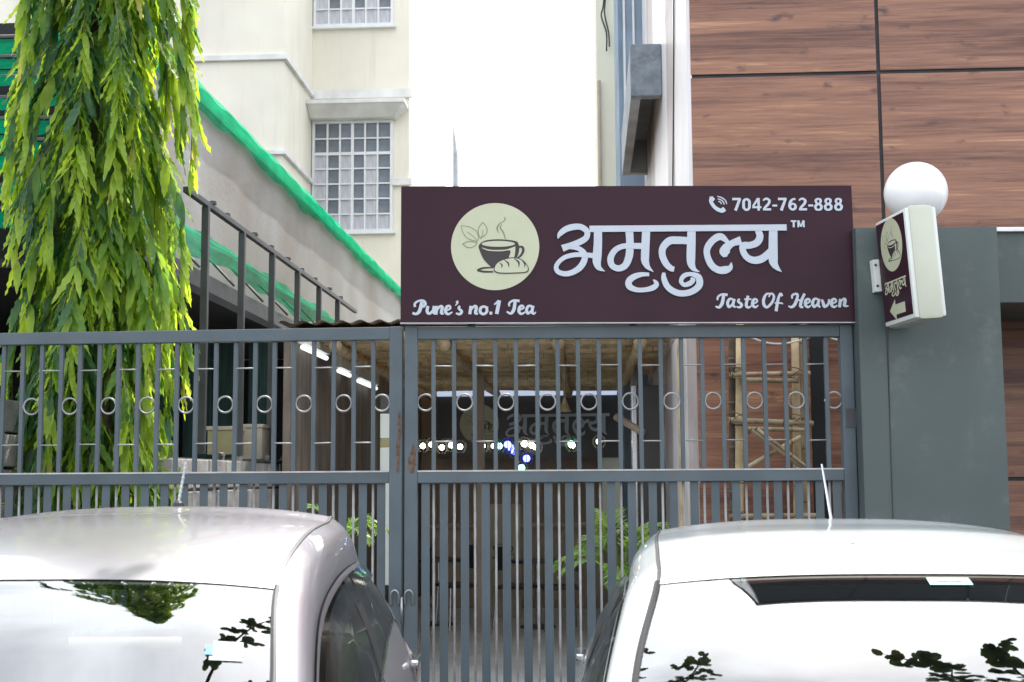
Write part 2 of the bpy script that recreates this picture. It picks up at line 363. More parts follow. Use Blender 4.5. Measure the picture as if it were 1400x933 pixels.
class MB:
    def __init__(s): s.v = []; s.f = []; s.m = []
    def add(s, vs, fs, mi=0):
        k = len(s.v); s.v += [Vector(p) for p in vs]
        for f in fs: s.f.append(tuple(i + k for i in f)); s.m.append(mi)
        return s
    def box(s, lo, hi, mi=0, M=None):
        x0, y0, z0 = lo; x1, y1, z1 = hi
        vs = [Vector(p) for p in ((x0,y0,z0),(x1,y0,z0),(x1,y1,z0),(x0,y1,z0),(x0,y0,z1),(x1,y0,z1),(x1,y1,z1),(x0,y1,z1))]
        if M is not None: vs = [M @ p for p in vs]
        return s.add(vs, ((0,3,2,1),(4,5,6,7),(0,1,5,4),(1,2,6,5),(2,3,7,6),(3,0,4,7)), mi)
    def cbox(s, lo, hi, c=0.01, mi=0):                      # box with chamfered vertical and horizontal edges
        bm = bmesh.new(); bmesh.ops.create_cube(bm, size=1.0)
        L, H = Vector(lo), Vector(hi)
        for v in bm.verts: v.co = Vector([(L[i] + H[i]) / 2 + v.co[i] * (H[i] - L[i]) for i in range(3)])
        bmesh.ops.bevel(bm, geom=bm.edges[:], offset=c, segments=2, profile=0.6, affect='EDGES')
        bm.verts.index_update()
        s.add([v.co.copy() for v in bm.verts], [[v.index for v in f.verts] for f in bm.faces], mi); bm.free()
        return s
    def tube(s, pts, r, n=8, mi=0, cap=True, closed=False):
        pts = [Vector(p) for p in pts]; k = len(pts)
        rs = r if isinstance(r, (list, tuple)) else [r] * k
        vs = []; up = None
        for i, p in enumerate(pts):
            if closed: t = pts[(i + 1) % k] - pts[i - 1]
            else: t = pts[min(i + 1, k - 1)] - pts[max(i - 1, 0)]
            t.normalize()
            if up is None:
                up = Vector((0, 0, 1)) if abs(t.z) < 0.9 else Vector((1, 0, 0))
            a = (up - t * up.dot(t)).normalized(); b = t.cross(a); up = a
            for j in range(n):
                q = 2 * math.pi * j / n
                vs.append(p + (a * math.cos(q) + b * math.sin(q)) * rs[i])
        fs = []
        for i in range(k if closed else k - 1):
            i2 = (i + 1) % k
            for j in range(n):
                j2 = (j + 1) % n
                fs.append((i * n + j, i * n + j2, i2 * n + j2, i2 * n + j))
        if cap and not closed:
            fs.append(tuple(range(n))[::-1]); fs.append(tuple((k - 1) * n + j for j in range(n)))
        return s.add(vs, fs, mi)
    def lathe(s, prof, n=24, M=None, mi=0):                  # prof (r, z) about z
        vs = []; fs = []
        for r, z in prof:
            for j in range(n):
                q = 2 * math.pi * j / n
                p = Vector((r * math.cos(q), r * math.sin(q), z)); vs.append(M @ p if M is not None else p)
        for i in range(len(prof) - 1):
            for j in range(n):
                j2 = (j + 1) % n
                fs.append((i * n + j, i * n + j2, (i + 1) * n + j2, (i + 1) * n + j))
        return s.add(vs, fs, mi)
    def grid(s, rows, mi=0, flip=False):
        a, b = len(rows), len(rows[0]); vs = [p for r in rows for p in r]; fs = []
        for i in range(a - 1):
            for j in range(b - 1):
                f = (i * b + j, i * b + j + 1, (i + 1) * b + j + 1, (i + 1) * b + j)
                fs.append(f[::-1] if flip else f)
        return s.add(vs, fs, mi)
    def prism(s, poly, M, d0, d1, mi=0):                     # 2-D polygon extruded along local w
        n = len(poly)
        vs = [M @ Vector((x, y, d0)) for x, y in poly] + [M @ Vector((x, y, d1)) for x, y in poly]
        fs = [tuple(range(n, 2 * n))] + [(i, (i + 1) % n, n + (i + 1) % n, n + i) for i in range(n)]
        return s.add(vs, fs, mi)
    def mesh(s, name, mats, smooth=False):
        me = bpy.data.meshes.new(name)
        me.from_pydata([tuple(v) for v in s.v], [], s.f)
        for m_ in ([mats] if isinstance(mats, str) else mats): me.materials.append(MATS[m_])
        me.polygons.foreach_set('material_index', s.m)
        if smooth: me.polygons.foreach_set('use_smooth', [True] * len(s.f))
        me.update()
        return me
    def build(s, name, mats, parent=None, M=None, smooth=False, fix=True, origin=None):
        vs = [M @ v for v in s.v] if M is not None else s.v
        lo = Vector([min(v[i] for v in vs) for i in range(3)]); hi = Vector([max(v[i] for v in vs) for i in range(3)])
        c = Vector(origin) if origin is not None else (lo + hi) / 2
        s.v = [v - c for v in vs]
        me = s.mesh(name, mats, smooth)
        if fix:
            bm = bmesh.new(); bm.from_mesh(me); bmesh.ops.recalc_face_normals(bm, faces=bm.faces[:]); bm.to_mesh(me); bm.free()
        if smooth == 'auto':
            pass
        return link(bpy.data.objects.new(name, me), Matrix.Translation(c), parent)

def smooth_by_angle(o, ang=40):
    me = o.data
    bm = bmesh.new(); bm.from_mesh(me)
    for f in bm.faces: f.smooth = True
    for e in bm.edges:
        if len(e.link_faces) == 2 and e.calc_face_angle(0) > R(ang): e.smooth = False
    bm.to_mesh(me); bm.free()
    return o

def cr(pts, n=8, closed=False):                               # Catmull-Rom through tuples of any length
    out = []; k = len(pts)
    segs = k if closed else k - 1
    for i in range(segs):
        if closed: p0, p1, p2, p3 = pts[i - 1], pts[i], pts[(i + 1) % k], pts[(i + 2) % k]
        else: p0, p1, p2, p3 = pts[max(i - 1, 0)], pts[i], pts[i + 1], pts[min(i + 2, k - 1)]
        for j in range(n):
            t = j / n
            out.append(tuple(0.5 * (2*b + (c - a)*t + (2*a - 5*b + 4*c - d)*t*t + (3*b - a - 3*c + d)*t**3) for a, b, c, d in zip(p0, p1, p2, p3)))
    if not closed: out.append(tuple(pts[-1]))
    return out

# ------------------------------------------------------------------ ground
mb = MB(); mb.box((-150, -120, -0.3), (150, 200, 0.0))
tag(mb.build('ground', 'asphalt'), kind='structure')
mb = MB(); mb.box((-3.6, 7.25, 0.004), (0.66, 19.4, 0.05))
tag(mb.build('courtyard_floor', 'floor_tile', M=BF), kind='structure')

# ------------------------------------------------------------------ the gate (two leaves)
GY = 7.0
def zc(y): return P(700, y, GY).z
Z_TOP1, Z_TOP0 = zc(446.5), zc(464)
Z_MID1, Z_MID0 = zc(643), zc(660)
Z_BOT0, Z_BOT1 = 0.06, 0.13
Z_RING, Z_TIE1, Z_TIE0 = zc(550), zc(500.5), zc(604)

def square_bar_mesh(name, h, w, d, m, bev=0.0015):
    b = MB(); b.cbox((-w/2, -d/2, -h/2), (w/2, d/2, h/2), bev); return b.mesh(name, m)
def ring_mesh():
    b = MB(); b.tube([(0.043*math.cos(q), 0, 0.043*math.sin(q)) for q in [2*math.pi*i/28 for i in range(28)]], 0.0052, 6, closed=True)
    for sx in (-1, 1):
        b.lathe([(0.0005, -0.008), (0.006, -0.005), (0.0075, 0), (0.006, 0.005), (0.0005, 0.008)], 8, Matrix.Translation((sx*0.046, 0.001, ru(-0.004, 0.004))))
    me = b.mesh('ring', 'gate_thin', True); return me
UP_H = Z_TOP0 - Z_MID1 + 0.01
LO_H = Z_MID0 - Z_BOT1 + 0.01
ME_BAR = square_bar_mesh('bar', UP_H, 0.022, 0.022, 'gate_paint')
ME_SLAT = square_bar_mesh('slat', LO_H, 0.044, 0.006, 'gate_paint', 0.001)
b_ = MB(); b_.tube([(0, 0, -LO_H/2), (0, 0, LO_H/2)], 0.0068, 8); ME_ROD = b_.mesh('rod', 'gate_thin', True)
ME_RING = ring_mesh()
b_ = MB(); b_.tube([(-0.042, 0, 0), (0.042, 0, 0)], 0.004, 6); ME_TIE = b_.mesh('tie_rod', 'gate_thin', True)

def gate_leaf(label, width, M, bars, first_ring, hinge_right):
    """leaf frame: local x 0..width, y thickness, z up; M local->world"""
    root = bpy.data.objects.new('metal_gate', None); root.empty_display_size = 0.1
    link(root, M); tag(root, label, 'gate', 'two leaves of the grey metal gate')
    S = 0.068
    def fr(name, lo, hi):
        b = MB(); b.cbox(lo, hi, 0.004); o = b.build(name, 'gate_paint', root, M=M); return o
    fr('stile', (0, -0.03, 0.05), (S, 0.03, Z_TOP1)); fr('stile', (width - S, -0.03, 0.05), (width, 0.03, Z_TOP1))
    fr('top_rail', (S, -0.027, Z_TOP0), (width - S, 0.027, Z_TOP1 - 0.002))
    fr('middle_rail', (S, -0.027, Z_MID0), (width - S, 0.027, Z_MID1))
    fr('bottom_rail', (S, -0.027, Z_BOT0), (width - S, 0.027, Z_BOT1))
    b = MB(); b.box((S + 0.001, -0.0295, Z_MID1 - 0.007), (width - S - 0.001, -0.0275, Z_MID1 + 0.001)); b.build('skylit_rail_edge', 'primer_and_rail_light', root, M=M)  # sky-lit top edge of the rail, put in as a pale strip
    xs = [S] + bars + [width - S]
    for x in bars:
        jx = ru(-0.0015, 0.0015)
        inst('bar', ME_BAR, M @ Matrix.Translation((x + jx, 0, (Z_TOP0 + Z_MID1)/2)) @ Matrix.Rotation(ru(-0.003, 0.003), 4, 'Y'), root)
        inst('rod', ME_ROD, M @ Matrix.Translation((x + jx, 0.006, (Z_MID0 + Z_BOT1)/2)) @ Matrix.Rotation(ru(-0.001, 0.001), 4, 'Y'), root)
    for i in range(len(xs) - 1):
        c = (xs[i] + xs[i+1]) / 2
        if xs[i+1] - xs[i] < 0.05: continue
        inst('slat', ME_SLAT, M @ Matrix.Translation((c, -0.004, (Z_MID0 + Z_BOT1)/2)) @ Matrix.Rotation(ru(-0.03, 0.03), 4, 'Z'), root)
        if (i % 2 == 0) == first_ring:
            inst('ring', ME_RING, M @ Matrix.Translation((c, -0.002, Z_RING)) @ Matrix.Rotation(ru(-0.1, 0.1), 4, 'Z'), root)
        else:
            for z in (Z_TIE1, Z_TIE0):
                inst('tie_rod', ME_TIE, M @ Matrix.Translation((c, -0.008, z + ru(-0.002, 0.002))) @ Matrix.Scale((xs[i+1]-xs[i]) / 0.092, 4, (1, 0, 0)) @ Matrix.Rotation(ru(-0.02, 0.02), 4, 'Y'), root)
    return root
XL, XR = P(553.5, 640, GY).x, P(1170, 640, GY).x
M_R = Matrix.Translation((XL, GY, 0))
RW = XR - XL
r_bars = [P(592.7 + 28.47 * i, 640, GY).x - XL for i in range(20)]
gate_r = gate_leaf('right leaf of grey metal gate with rings, directly under the maroon signboard', RW, M_R, r_bars, True, True)
LW = 2.42
ANG = R(4.5)
xr = P(550.5, 640, GY).x
M_L = Matrix.Translation((xr, GY, 0)) @ Matrix.Rotation(-ANG, 4, 'Z') @ Matrix.Translation((-LW, 0, 0))
l_bars = [LW - 0.158 - 0.1075 * i for i in range(20)][::-1]
gate_l = gate_leaf('left leaf of grey metal gate with rings, in front of the drooping tree', LW, M_L, l_bars, (len(l_bars) % 2 == 0), False)
# rust on the meeting stiles, latch, hinges
def rust(M, root, cx, cz, w, h, seed):
    q = random.Random(seed)
    for k in range(3):
        a = w * q.uniform(0.35, 0.6); c = h * q.uniform(0.25, 0.5)
        ox, oz = cx + q.uniform(-0.3, 0.3)*w, cz + q.uniform(-0.4, 0.4)*h
        poly = [(a*q.uniform(0.55, 1.0)*math.cos(2*math.pi*i/16), c*q.uniform(0.55, 1.0)*math.sin(2*math.pi*i/16)) for i in range(16)]
        F = M @ Matrix.Translation((ox, -0.0302 - 0.0004*k, oz)) @ Matrix.Rotation(math.pi/2, 4, 'X')
        b = MB(); b.prism(poly, F, 0, 0.0004); b.build('rust_patch', 'gate_rust', root)
rust(M_R, gate_r, 0.034, zc(625), 0.045, 0.15, 1)
rust(M_L, gate_l, LW - 0.016, zc(605), 0.02, 0.24, 2)
def hook(x0, z0, M, root):
    b = MB()
    b.tube(cr([(x0, -0.032, z0 - 0.055), (x0, -0.05, z0), (x0 + 0.012, -0.055, z0 + 0.022), (x0 + 0.03, -0.055, z0 + 0.022), (x0 + 0.04, -0.05, z0), (x0 + 0.04, -0.036, z0 - 0.05)], 5), 0.006, 7)
    b.build('latch', 'galvanised', root, M=M, smooth=True)
hook(0.006, zc(812), M_R, gate_r); hook(LW - 0.052, zc(812), M_L, gate_l)
b = MB(); b.tube([(LW + 0.004, -0.044, zc(850)), (LW + 0.004, -0.044, zc(815))], 0.007, 8); b.build('drop_bolt', 'galvanised', gate_l, M=M_L, smooth=True)
for zz in (zc(575), 0.45):
    b = MB(); b.tube([(RW + 0.012, -0.01, zz - 0.075), (RW + 0.012, -0.01, zz + 0.075)], 0.014, 10); b.box((RW - 0.05, -0.034, zz - 0.05), (RW + 0.012, -0.0305, zz + 0.05))
    b.build('hinge', 'dark_steel', gate_r, M=M_R)

# ------------------------------------------------------------------ lettering (strokes: x, y, width)
def S1(l): return [(750 + x / 7.775, 295 + y / 7.775, w / 7.775) for x, y, w in l]
def S2(l): return [(890 + x / 6.364, 295 + y / 6.364, w / 6.364) for x, y, w in l]
def S3(l): return [(555 + x / 7.368, 400 + y / 7.368, w / 7.368) for x, y, w in l]
def S4(l): return [(965 + x / 7.0, 395 + y / 7.0, w / 7.0) for x, y, w in l]
def S5(l): return [(610 + x / 7.467, 275 + y / 7.467, w / 7.467) for x, y, w in l]
BRAND = [
 S1([(95,255,8),(118,205,50),(180,155,64),(265,130,66),(345,133,62),(404,180,60),(395,245,62),(330,290,66),(240,325,62),(142,360,74)]),
 S1([(225,345,46),(310,360,50),(368,410,60),(375,480,66),(330,560,66),(250,615,60),(170,632,56),(100,612,52),(75,565,48),(100,510,46),(170,455,48),(270,430,50),(380,430,50),(480,440,56)]),
 S1([(520,160,86),(518,300,88),(510,430,92),(506,510,84),(528,570,54),(590,606,4)]),
 S1([(850,160,84),(856,260,80),(855,360,80),(845,450,80),(805,540,72),(735,575,66),(667,545,64),(650,470,68),(690,390,62),(760,345,56),(850,335,60),(1010,338,66)]),
 S1([(1030,160,86),(1022,300,86),(1015,430,86),(1016,500,80),(1044,562,50),(1100,612,4)]),
 S1([(1056,640,36),(980,640,48),(900,662,62),(842,710,68),(848,768,66),(920,803,52),(1010,803,50),(1090,783,58),(1130,750,52),(1118,715,34),(1092,697,6)]),
 S2([(330,230,62),(220,225,66),(150,232,66),(95,290,60),(90,360,58),(120,430,56),(160,470,50),(190,478,44)]),
 S2([(345,120,70),(340,260,74),(335,380,74),(340,440,62),(364,480,36),(408,502,4)]),
 S2([(100,508,26),(100,560,46),(130,630,52),(190,675,54),(260,690,54),(340,672,54),(402,620,58),(398,550,56),(335,522,36),(275,535,40),(247,580,36),(272,615,36),(322,602,44),(352,572,36),(330,556,14)]),
 S2([(660,245,30),(600,195,60),(540,215,60),(485,280,58),(475,350,54),(510,440,58),(570,485,60),(630,485,66),(672,465,46),(684,420,6)]),
 S2([(772,228,78),(700,250,58),(645,290,76),(627,332,88),(632,372,30)]),
 S2([(915,130,50),(936,190,60),(910,245,62),(850,270,58),(792,274,62),(787,320,54),(820,375,56),(880,402,62),(950,387,66),(1012,335,60),(1040,290,40)]),
 S2([(1052,120,72),(1048,260,76),(1045,380,80),(1052,430,66),(1078,470,40),(1115,503,4)]),
]
BAR = [(805.3, 310.2), (805.3, 318.9), (1073.5, 317.2), (1073.5, 308.8)]
SLOGAN1 = [S3(l) for l in (
 [(75,215,24),(110,225,26),(145,195,34),(168,105,34)], [(100,155,26),(98,120,22),(140,92,20),(185,94,24),(202,125,28),(178,158,22)],
 [(228,145,30),(220,200,30),(245,222,26),(280,190,24)], [(292,145,30),(284,205,30),(302,225,20)],
 [(320,145,30),(308,232,30)], [(315,190,18),(350,150,26),(372,160,30),(362,215,30),(388,222,16)],
 [(402,195,16),(450,172,20),(445,146,22),(415,155,28),(403,200,30),(430,228,24),(472,205,12)],
 [(515,95,28),(522,115,20),(500,142,6)], [(548,145,20),(535,168,24),(565,200,28),(545,228,26),(508,218,16)],
 [(657,145,30),(646,228,30)], [(655,190,16),(690,148,24),(712,160,30),(702,215,30),(728,224,16)],
 [(792,148,22),(756,165,28),(750,205,30),(780,228,26),(815,205,28),(812,165,26),(786,148,18),(830,160,10)],
 [(842,218,30),(870,218,30)], [(888,132,12),(920,108,24),(938,95,30)], [(940,90,36),(914,226,36)],
 [(1042,150,18),(1038,120,20),(1080,92,22),(1142,97,28)], [(1097,100,30),(1086,180,34),(1055,222,26),(1013,202,16)],
 [(1135,190,16),(1180,167,20),(1172,145,22),(1145,155,28),(1135,200,30),(1160,226,24),(1202,205,12)],
 [(1265,150,22),(1230,148,26),(1212,185,30),(1225,222,26),(1262,195,20)], [(1278,145,28),(1266,205,30),(1286,225,20),(1306,205,8)])]
SLOGAN2 = [S4(l) for l in (
 [(90,122,16),(98,88,20),(135,66,20),(187,72,26)], [(150,75,28),(135,150,32),(105,190,26),(70,180,14)],
 [(235,112,20),(205,112,24),(186,150,28),(200,188,24),(232,160,18)], [(250,110,26),(238,170,26),(262,190,16)],
 [(302,110,18),(285,132,22),(320,165,26),(300,190,24),(268,183,12)],
 [(382,80,26),(362,170,28),(385,192,22),(412,175,10)], [(345,113,16),(412,113,16)],
 [(425,160,14),(465,137,18),(458,114,20),(432,120,26),(422,165,28),(448,190,22),(476,170,10)],
 [(604,66,16),(560,62,20),(530,110,28),(530,165,28),(560,190,24),(610,140,24),(627,85,22),(602,57,16),(577,92,14)],
 [(705,85,20),(690,60,22),(664,120,26),(644,228,28)], [(632,150,14),(690,150,16),(712,160,8)],
 [(800,108,16),(800,77,20),(835,62,22),(852,80,24),(825,160,30),(790,190,24),(762,178,12)], [(918,60,24),(890,120,28),(875,180,28),(902,190,16)], [(830,126,16),(898,120,16)],
 [(925,160,14),(965,137,18),(958,114,20),(932,120,26),(922,165,28),(948,190,22),(976,170,10)],
 [(1040,112,20),(1010,112,24),(991,150,28),(1005,188,24),(1037,160,18)], [(1055,110,26),(1043,170,26),(1064,190,16)],
 [(1080,116,18),(1092,150,28),(1105,185,28),(1140,160,22),(1150,114,20)],
 [(1172,160,14),(1215,137,18),(1205,114,20),(1180,120,26),(1170,165,28),(1196,190,22),(1224,170,10)],
 [(1257,112,26),(1245,192,28)], [(1252,150,14),(1285,112,22),(1302,125,28),(1292,175,28),(1332,180,10)])]
PHONE = [[(960 + x/7, 260 + y/7, w/7) for x, y, w in l] for l in (
 [(88,70,34),(80,110,34),(102,155,34),(140,190,36),(185,205,40),(212,190,36)], [(80,80,44),(112,102,28)], [(178,205,30),(205,178,28)],
 [(142,66,9),(190,82,11),(222,112,11),(230,142,8)], [(145,90,9),(180,102,11),(200,125,11),(206,148,8)], [(150,112,9),(170,122,11),(182,142,8)])]
DIGITS = {  # 7-px-per-unit tracing of the phone number, one list of strokes per character, in crop units
 '7': [[(0,12,24),(80,12,24)], [(72,10,26),(28,124,28)]],
 '0': [[(40,10,22),(66,30,26),(68,65,28),(64,100,26),(40,118,22),(15,100,26),(12,65,28),(15,30,26),(40,10,22)]],
 '4': [[(62,2,24),(62,124,24)], [(56,8,22),(8,84,20)], [(2,92,20),(88,92,20)]],
 '2': [[(8,28,16),(22,14,20),(45,10,22),(66,28,26),(58,58,26),(28,90,24),(12,112,20)], [(4,113,22),(82,113,22)]],
 '-': [[(2,76,20),(48,76,20)]],
 '6': [[(70,12,20),(40,18,22),(18,48,26),(14,90,26),(40,116,22),(66,100,26),(66,72,24),(42,58,20),(18,76,20)]],
 '8': [[(40,10,20),(62,22,24),(58,48,22),(40,60,20),(20,48,22),(18,22,24),(40,10,20)], [(40,60,20),(68,80,26),(62,110,24),(40,118,20),(16,110,24),(12,80,26),(40,60,20)]],
}
def digits():
    out = []
    pos = [(285,'7'),(380,'0'),(473,'4'),(572,'2'),(665,'-'),(722,'7'),(818,'6'),(915,'2'),(1008,'-'),(1066,'8'),(1160,'8'),(1258,'8')]
    for x0, ch in pos:
        out.append((ch, [[(960 + (x0 + x)/7, 260 + (80 + y)/7, w*0.95/7) for x, y, w in s] for s in DIGITS[ch]]))
    return out
TM = [[(960 + x/7, 260 + y/7, w/7) for x, y, w in l] for l in ([(838,308,16),(892,308,16)], [(865,302,18),(865,368,18)], [(908,368,16),(908,302,16)], [(910,302,16),(932,362,14)], [(934,362,14),(958,302,16)], [(960,302,16),(960,368,16)])]

def strip(b, pts, M, d0, d1, mi=0, n=6, smi=None, cap=True):
    """variable-width stroke as a raised strip; pts in sign pixels mapped by M"""
    q = cr(pts, n) if len(pts) > 2 else pts
    k = len(q); L = []; Rr = []
    for i, (x, y, w) in enumerate(q):
        a = q[max(i-1, 0)]; c = q[min(i+1, k-1)]
        tx, ty = c[0]-a[0], c[1]-a[1]; h = math.hypot(tx, ty) or 1e-6
        nx, ny = -ty/h, tx/h; w = max(w, 0.15)
        L.append((x + nx*w/2, y + ny*w/2)); Rr.append((x - nx*w/2, y - ny*w/2))
    dd = [d1 + (d1 - d0) * 0.12 * i / k for i in range(k)]          # rises along the stroke so crossings never share a plane
    vs = [M @ Vector((x, y, dd[i])) for i, (x, y) in enumerate(L)] + [M @ Vector((x, y, dd[i])) for i, (x, y) in enumerate(Rr)]
    b.add(vs, [(i, i+1, k+i+1, k+i) for i in range(k-1)], mi)
    vs2 = vs + [M @ Vector((x, y, d0)) for x, y in L] + [M @ Vector((x, y, d0)) for x, y in Rr]
    sd = [(i, i+1, 2*k+i+1, 2*k+i) for i in range(k-1)] + [(k+i, k+i+1, 3*k+i+1, 3*k+i) for i in range(k-1)] + [(0, k, 3*k, 2*k), (k-1, 2*k-1, 4*k-1, 3*k-1)]
    b.add(vs2, sd, mi if smi is None else smi)
    if cap:                                                    # rounded ends for blunt strokes
        for (x, y, w) in (q[0], q[-1]):
            if w * M.to_scale()[0] > 0.004:
                b.prism([(x + w*0.497*math.cos(2*math.pi*j/14), y + w*0.497*math.sin(2*math.pi*j/14)) for j in range(14)], M, d0, d1 - (d1-d0)*0.04, mi)

def circle(cx, cy, r, n=64, ry=None):
    return [(cx + r*math.cos(2*math.pi*j/n), cy + (ry or r)*math.sin(2*math.pi*j/n)) for j in range(n)]
def L5(pts): return [(610 + x/7.467, 275 + y/7.467) for x, y in pts]
def draw_logo(parent, M, e):
    """cream disc with cup, leaves, steam and bun; e = relief step in local w"""
    b = MB(); b.prism(L5(circle(500, 472, 448, 72)), M, 0, e); disc = b.build('logo_disc', 'cream_print', parent)
    b = MB()
    bowl = cr([(335,460),(345,520),(385,605),(440,665),(480,690),(560,690),(640,640),(715,590),(742,520),(738,450),(700,415),(540,398),(400,412)], 5, True)
    b.prism(L5(bowl), M, e, e*1.5)
    b.prism(L5(circle(532, 446, 168, 40, 30)), M, e*1.5, e*1.8, 1)
    b.prism(L5(cr([(362,482),(450,506),(600,506),(690,478),(705,480),(692,585),(640,592),(655,515),(560,522),(430,516)], 4, True)), M, e*1.5, e*1.82, 1)
    strip(b, S5([(735,478,16),(775,478,24),(785,515,26),(765,560,22),(728,592,14)]), M, e, e*1.45)
    b.build('cup', ['dark_print', 'cream_print'], disc)
    b = MB()
    strip(b, S5([(320,716,20),(370,696,20),(430,690,16),(480,690,10)]), M, e, e*1.42); strip(b, S5([(320,716,20),(380,730,20),(480,732,16)]), M, e, e*1.46)
    b.build('saucer', 'dark_print', disc)
    b = MB()
    bun = cr([(486,705),(505,655),(555,615),(640,588),(720,588),(790,620),(838,690),(822,738),(700,750),(550,750),(496,732)], 5, True)
    b.prism(L5(bun), M, e*1.5, e*2.0)
    cx, cy = 662, 672
    b.prism(L5([(cx + (x-cx)*0.95, cy + (y-cy)*0.88) for x, y in bun]), M, e*2.0, e*2.3, 1)
    for l in ([(545,640,4),(570,665,14),(565,695,3)], [(590,610,4),(632,645,16),(640,690,3)], [(690,598,4),(738,635,18),(740,690,3)], [(770,615,4),(800,650,16),(800,690,3)]):
        strip(b, S5(l), M, e*2.3, e*2.5)
    b.build('bun', ['dark_print', 'cream_print'], disc)
    b = MB()
    for i, l in enumerate(([(590,172,8),(604,186,12),(590,210,8),(545,238,10),(520,285,16),(540,340,2)], [(572,240,3),(552,275,12),(585,330,12),(602,392,10)])):
        strip(b, S5(l), M, e, e*(1.3 + 0.1*i))
    b.build('steam', 'leaf_print', disc)
    b = MB()
    for i, l in enumerate(([(152,258,6),(220,265,7),(300,305,7),(330,370,7),(318,420,7)], [(152,258,6),(175,330,7),(225,390,7),(318,420,6)], [(215,320,5),(280,370,6),(318,415,5)],
                           [(375,222,6),(332,280,7),(330,340,7),(350,390,6)], [(375,222,6),(415,280,7),(410,340,7),(350,390,6)], [(375,300,5),(372,345,5),(355,385,5)],
                           [(170,445,6),(235,418,7),(318,432,6)], [(170,445,6),(225,482,7),(285,470,7),(318,432,6)])):
        strip(b, S5(l), M, e, e*(1.25 + 0.05*i), cap=False)
    b.build('tea_leaves', 'leaf_print', disc)
    return disc

def draw_brand(parent, M, e, material='letter', tm=False):
    groups = [[0, 1, 2], [3, 4, 5], [6, 7, 8], [9, 10], [11, 12]]
    b = MB(); b.prism(BAR, M, 0, e*1.15); b.build('headline_bar', material, parent)
    for g in groups:
        b = MB()
        for k, i in enumerate(g): strip(b, BRAND[i], M, 0, e*(1 + 0.05*k), n=8)
        b.build('letter', material, parent)
    if tm:
        b = MB()
        for k, s in enumerate(TM): strip(b, s, M, 0, e*(0.5 + 0.05*k), cap=False)
        b.build('trademark', material, parent)

def px_frame(x0, y0, pw, world_w, origin, rx, ry):
    """sign pixels -> world; origin = world position of pixel (x0,y0), rx = unit right, ry = unit down"""
    s = world_w / pw
    nrm = Vector(rx).cross(Vector(ry)) * -1                    # out of the face
    M3 = Matrix((( rx[0]*s, ry[0]*s, nrm[0]), (rx[1]*s, ry[1]*s, nrm[1]), (rx[2]*s, ry[2]*s, nrm[2]))).to_4x4()
    return Matrix.Translation(origin) @ M3 @ Matrix.Translation((-x0, -y0, 0))

# ------------------------------------------------------------------ maroon signboard over the gate
SY = 6.93
tl, tr_, bl_ = P(548.5, 255, SY), P(1164, 254, SY), P(551, 444, SY)
SW = (tr_ - tl).length; SH = (tl - bl_).length * 0.995
rx = (tr_ - tl).normalized(); ry = Vector((0, 0, -1)); ry = (ry - rx * ry.dot(rx)).normalized()
sign = thing('shop_sign', (tl.x + SW/2, SY, tl.z - SH), 'wide maroon shop signboard with tea cup logo mounted above the gate', 'sign')
SX = SW / 615.5
FM = px_frame(548.5, 254.5, 615.5, SW, tl, rx, ry)
b = MB(); b.prism([(548.5, 254.5), (1164, 254.5), (1166.5, 443.5), (548.9, 444)], FM, -0.05, 0.0); smooth_by_angle(b.build('panel', 'maroon', sign), 30)
b = MB()
for lo, hi in (((548.5, 442.2), (1166.4, 443.8)),):
    b.prism([(lo[0], lo[1]), (hi[0], lo[1]), (hi[0], hi[1]), (lo[0], hi[1])], FM, 0.0005, 0.004)
b.build('bottom_trim', 'galvanised', sign)
for x in (640, 860, 1080):
    b = MB(); b.prism([(x, 300), (x + 10, 300), (x + 10, 452), (x, 452)], FM, -0.075, -0.051); b.build('bracket', 'dark_steel', sign)
draw_logo(sign, FM, 0.0035)
draw_brand(sign, FM, 0.011, tm=True)
def text_strokes(name, strokes, parent, M, e, material='letter', n=4):
    b = MB()
    for k, s in enumerate(strokes): strip(b, s, M, 0, e*(1 + 0.06*(k % 5)), n=n)
    return b.build(name, material, parent)
for grp in ((0,1),(2,3),(4,5),(6,),(7,),(8,),(9,10),(11,),(12,),(13,14),(15,16),(17,),(18,19)):
    text_strokes('letter', [SLOGAN1[i] for i in grp], sign, FM, 0.004)
for grp in ((0,1),(2,3),(4,),(5,6),(7,),(8,),(9,10),(11,12,13),(14,),(15,16),(17,),(18,),(19,20)):
    text_strokes('letter', [SLOGAN2[i] for i in grp], sign, FM, 0.004)
text_strokes('telephone_symbol', PHONE, sign, FM, 0.004)
for ch, ss in digits():
    text_strokes('digit' if ch != '-' else 'dash', ss, sign, FM, 0.004)

# ------------------------------------------------------------------ gate pillar with lamp and projecting sign box
PY = 6.86
p0, p1 = P(1178, 560, PY), P(1374, 560, PY)
ptop = P(1270, 311, PY).z
pillar = thing('gate_pillar', ((p0.x + p1.x)/2, PY + 0.15, 0), 'thick grey clad pillar on the right side of the gate', 'pillar')
LEAN = Matrix.Translation((p1.x, 0, 1.65)) @ Matrix.Shear('XY', 4, (0, 0)) @ Matrix.Translation((-p1.x, 0, -1.65))
split = P(1216, 560, PY).x
b = MB(); b.box((p0.x + 0.006, PY + 0.012, 0), (p1.x - 0.006, PY + 0.30, ptop - 0.006)); b.build('core', 'joint_dark', pillar)
for a, c in ((p0.x, split - 0.0012), (split + 0.0012, p1.x)):
    b = MB(); b.cbox((a, PY, 0.0), (c, PY + 0.011, ptop), 0.0008); b.build('cladding_panel', 'pillar_clad', pillar)
for a, c in ((p0.x, p0.x + 0.005), (p1.x - 0.005, p1.x)):
    b = MB(); b.box((a, PY + 0.0115, 0), (c, PY + 0.30, ptop)); b.build('side_panel', 'pillar_clad', pillar)
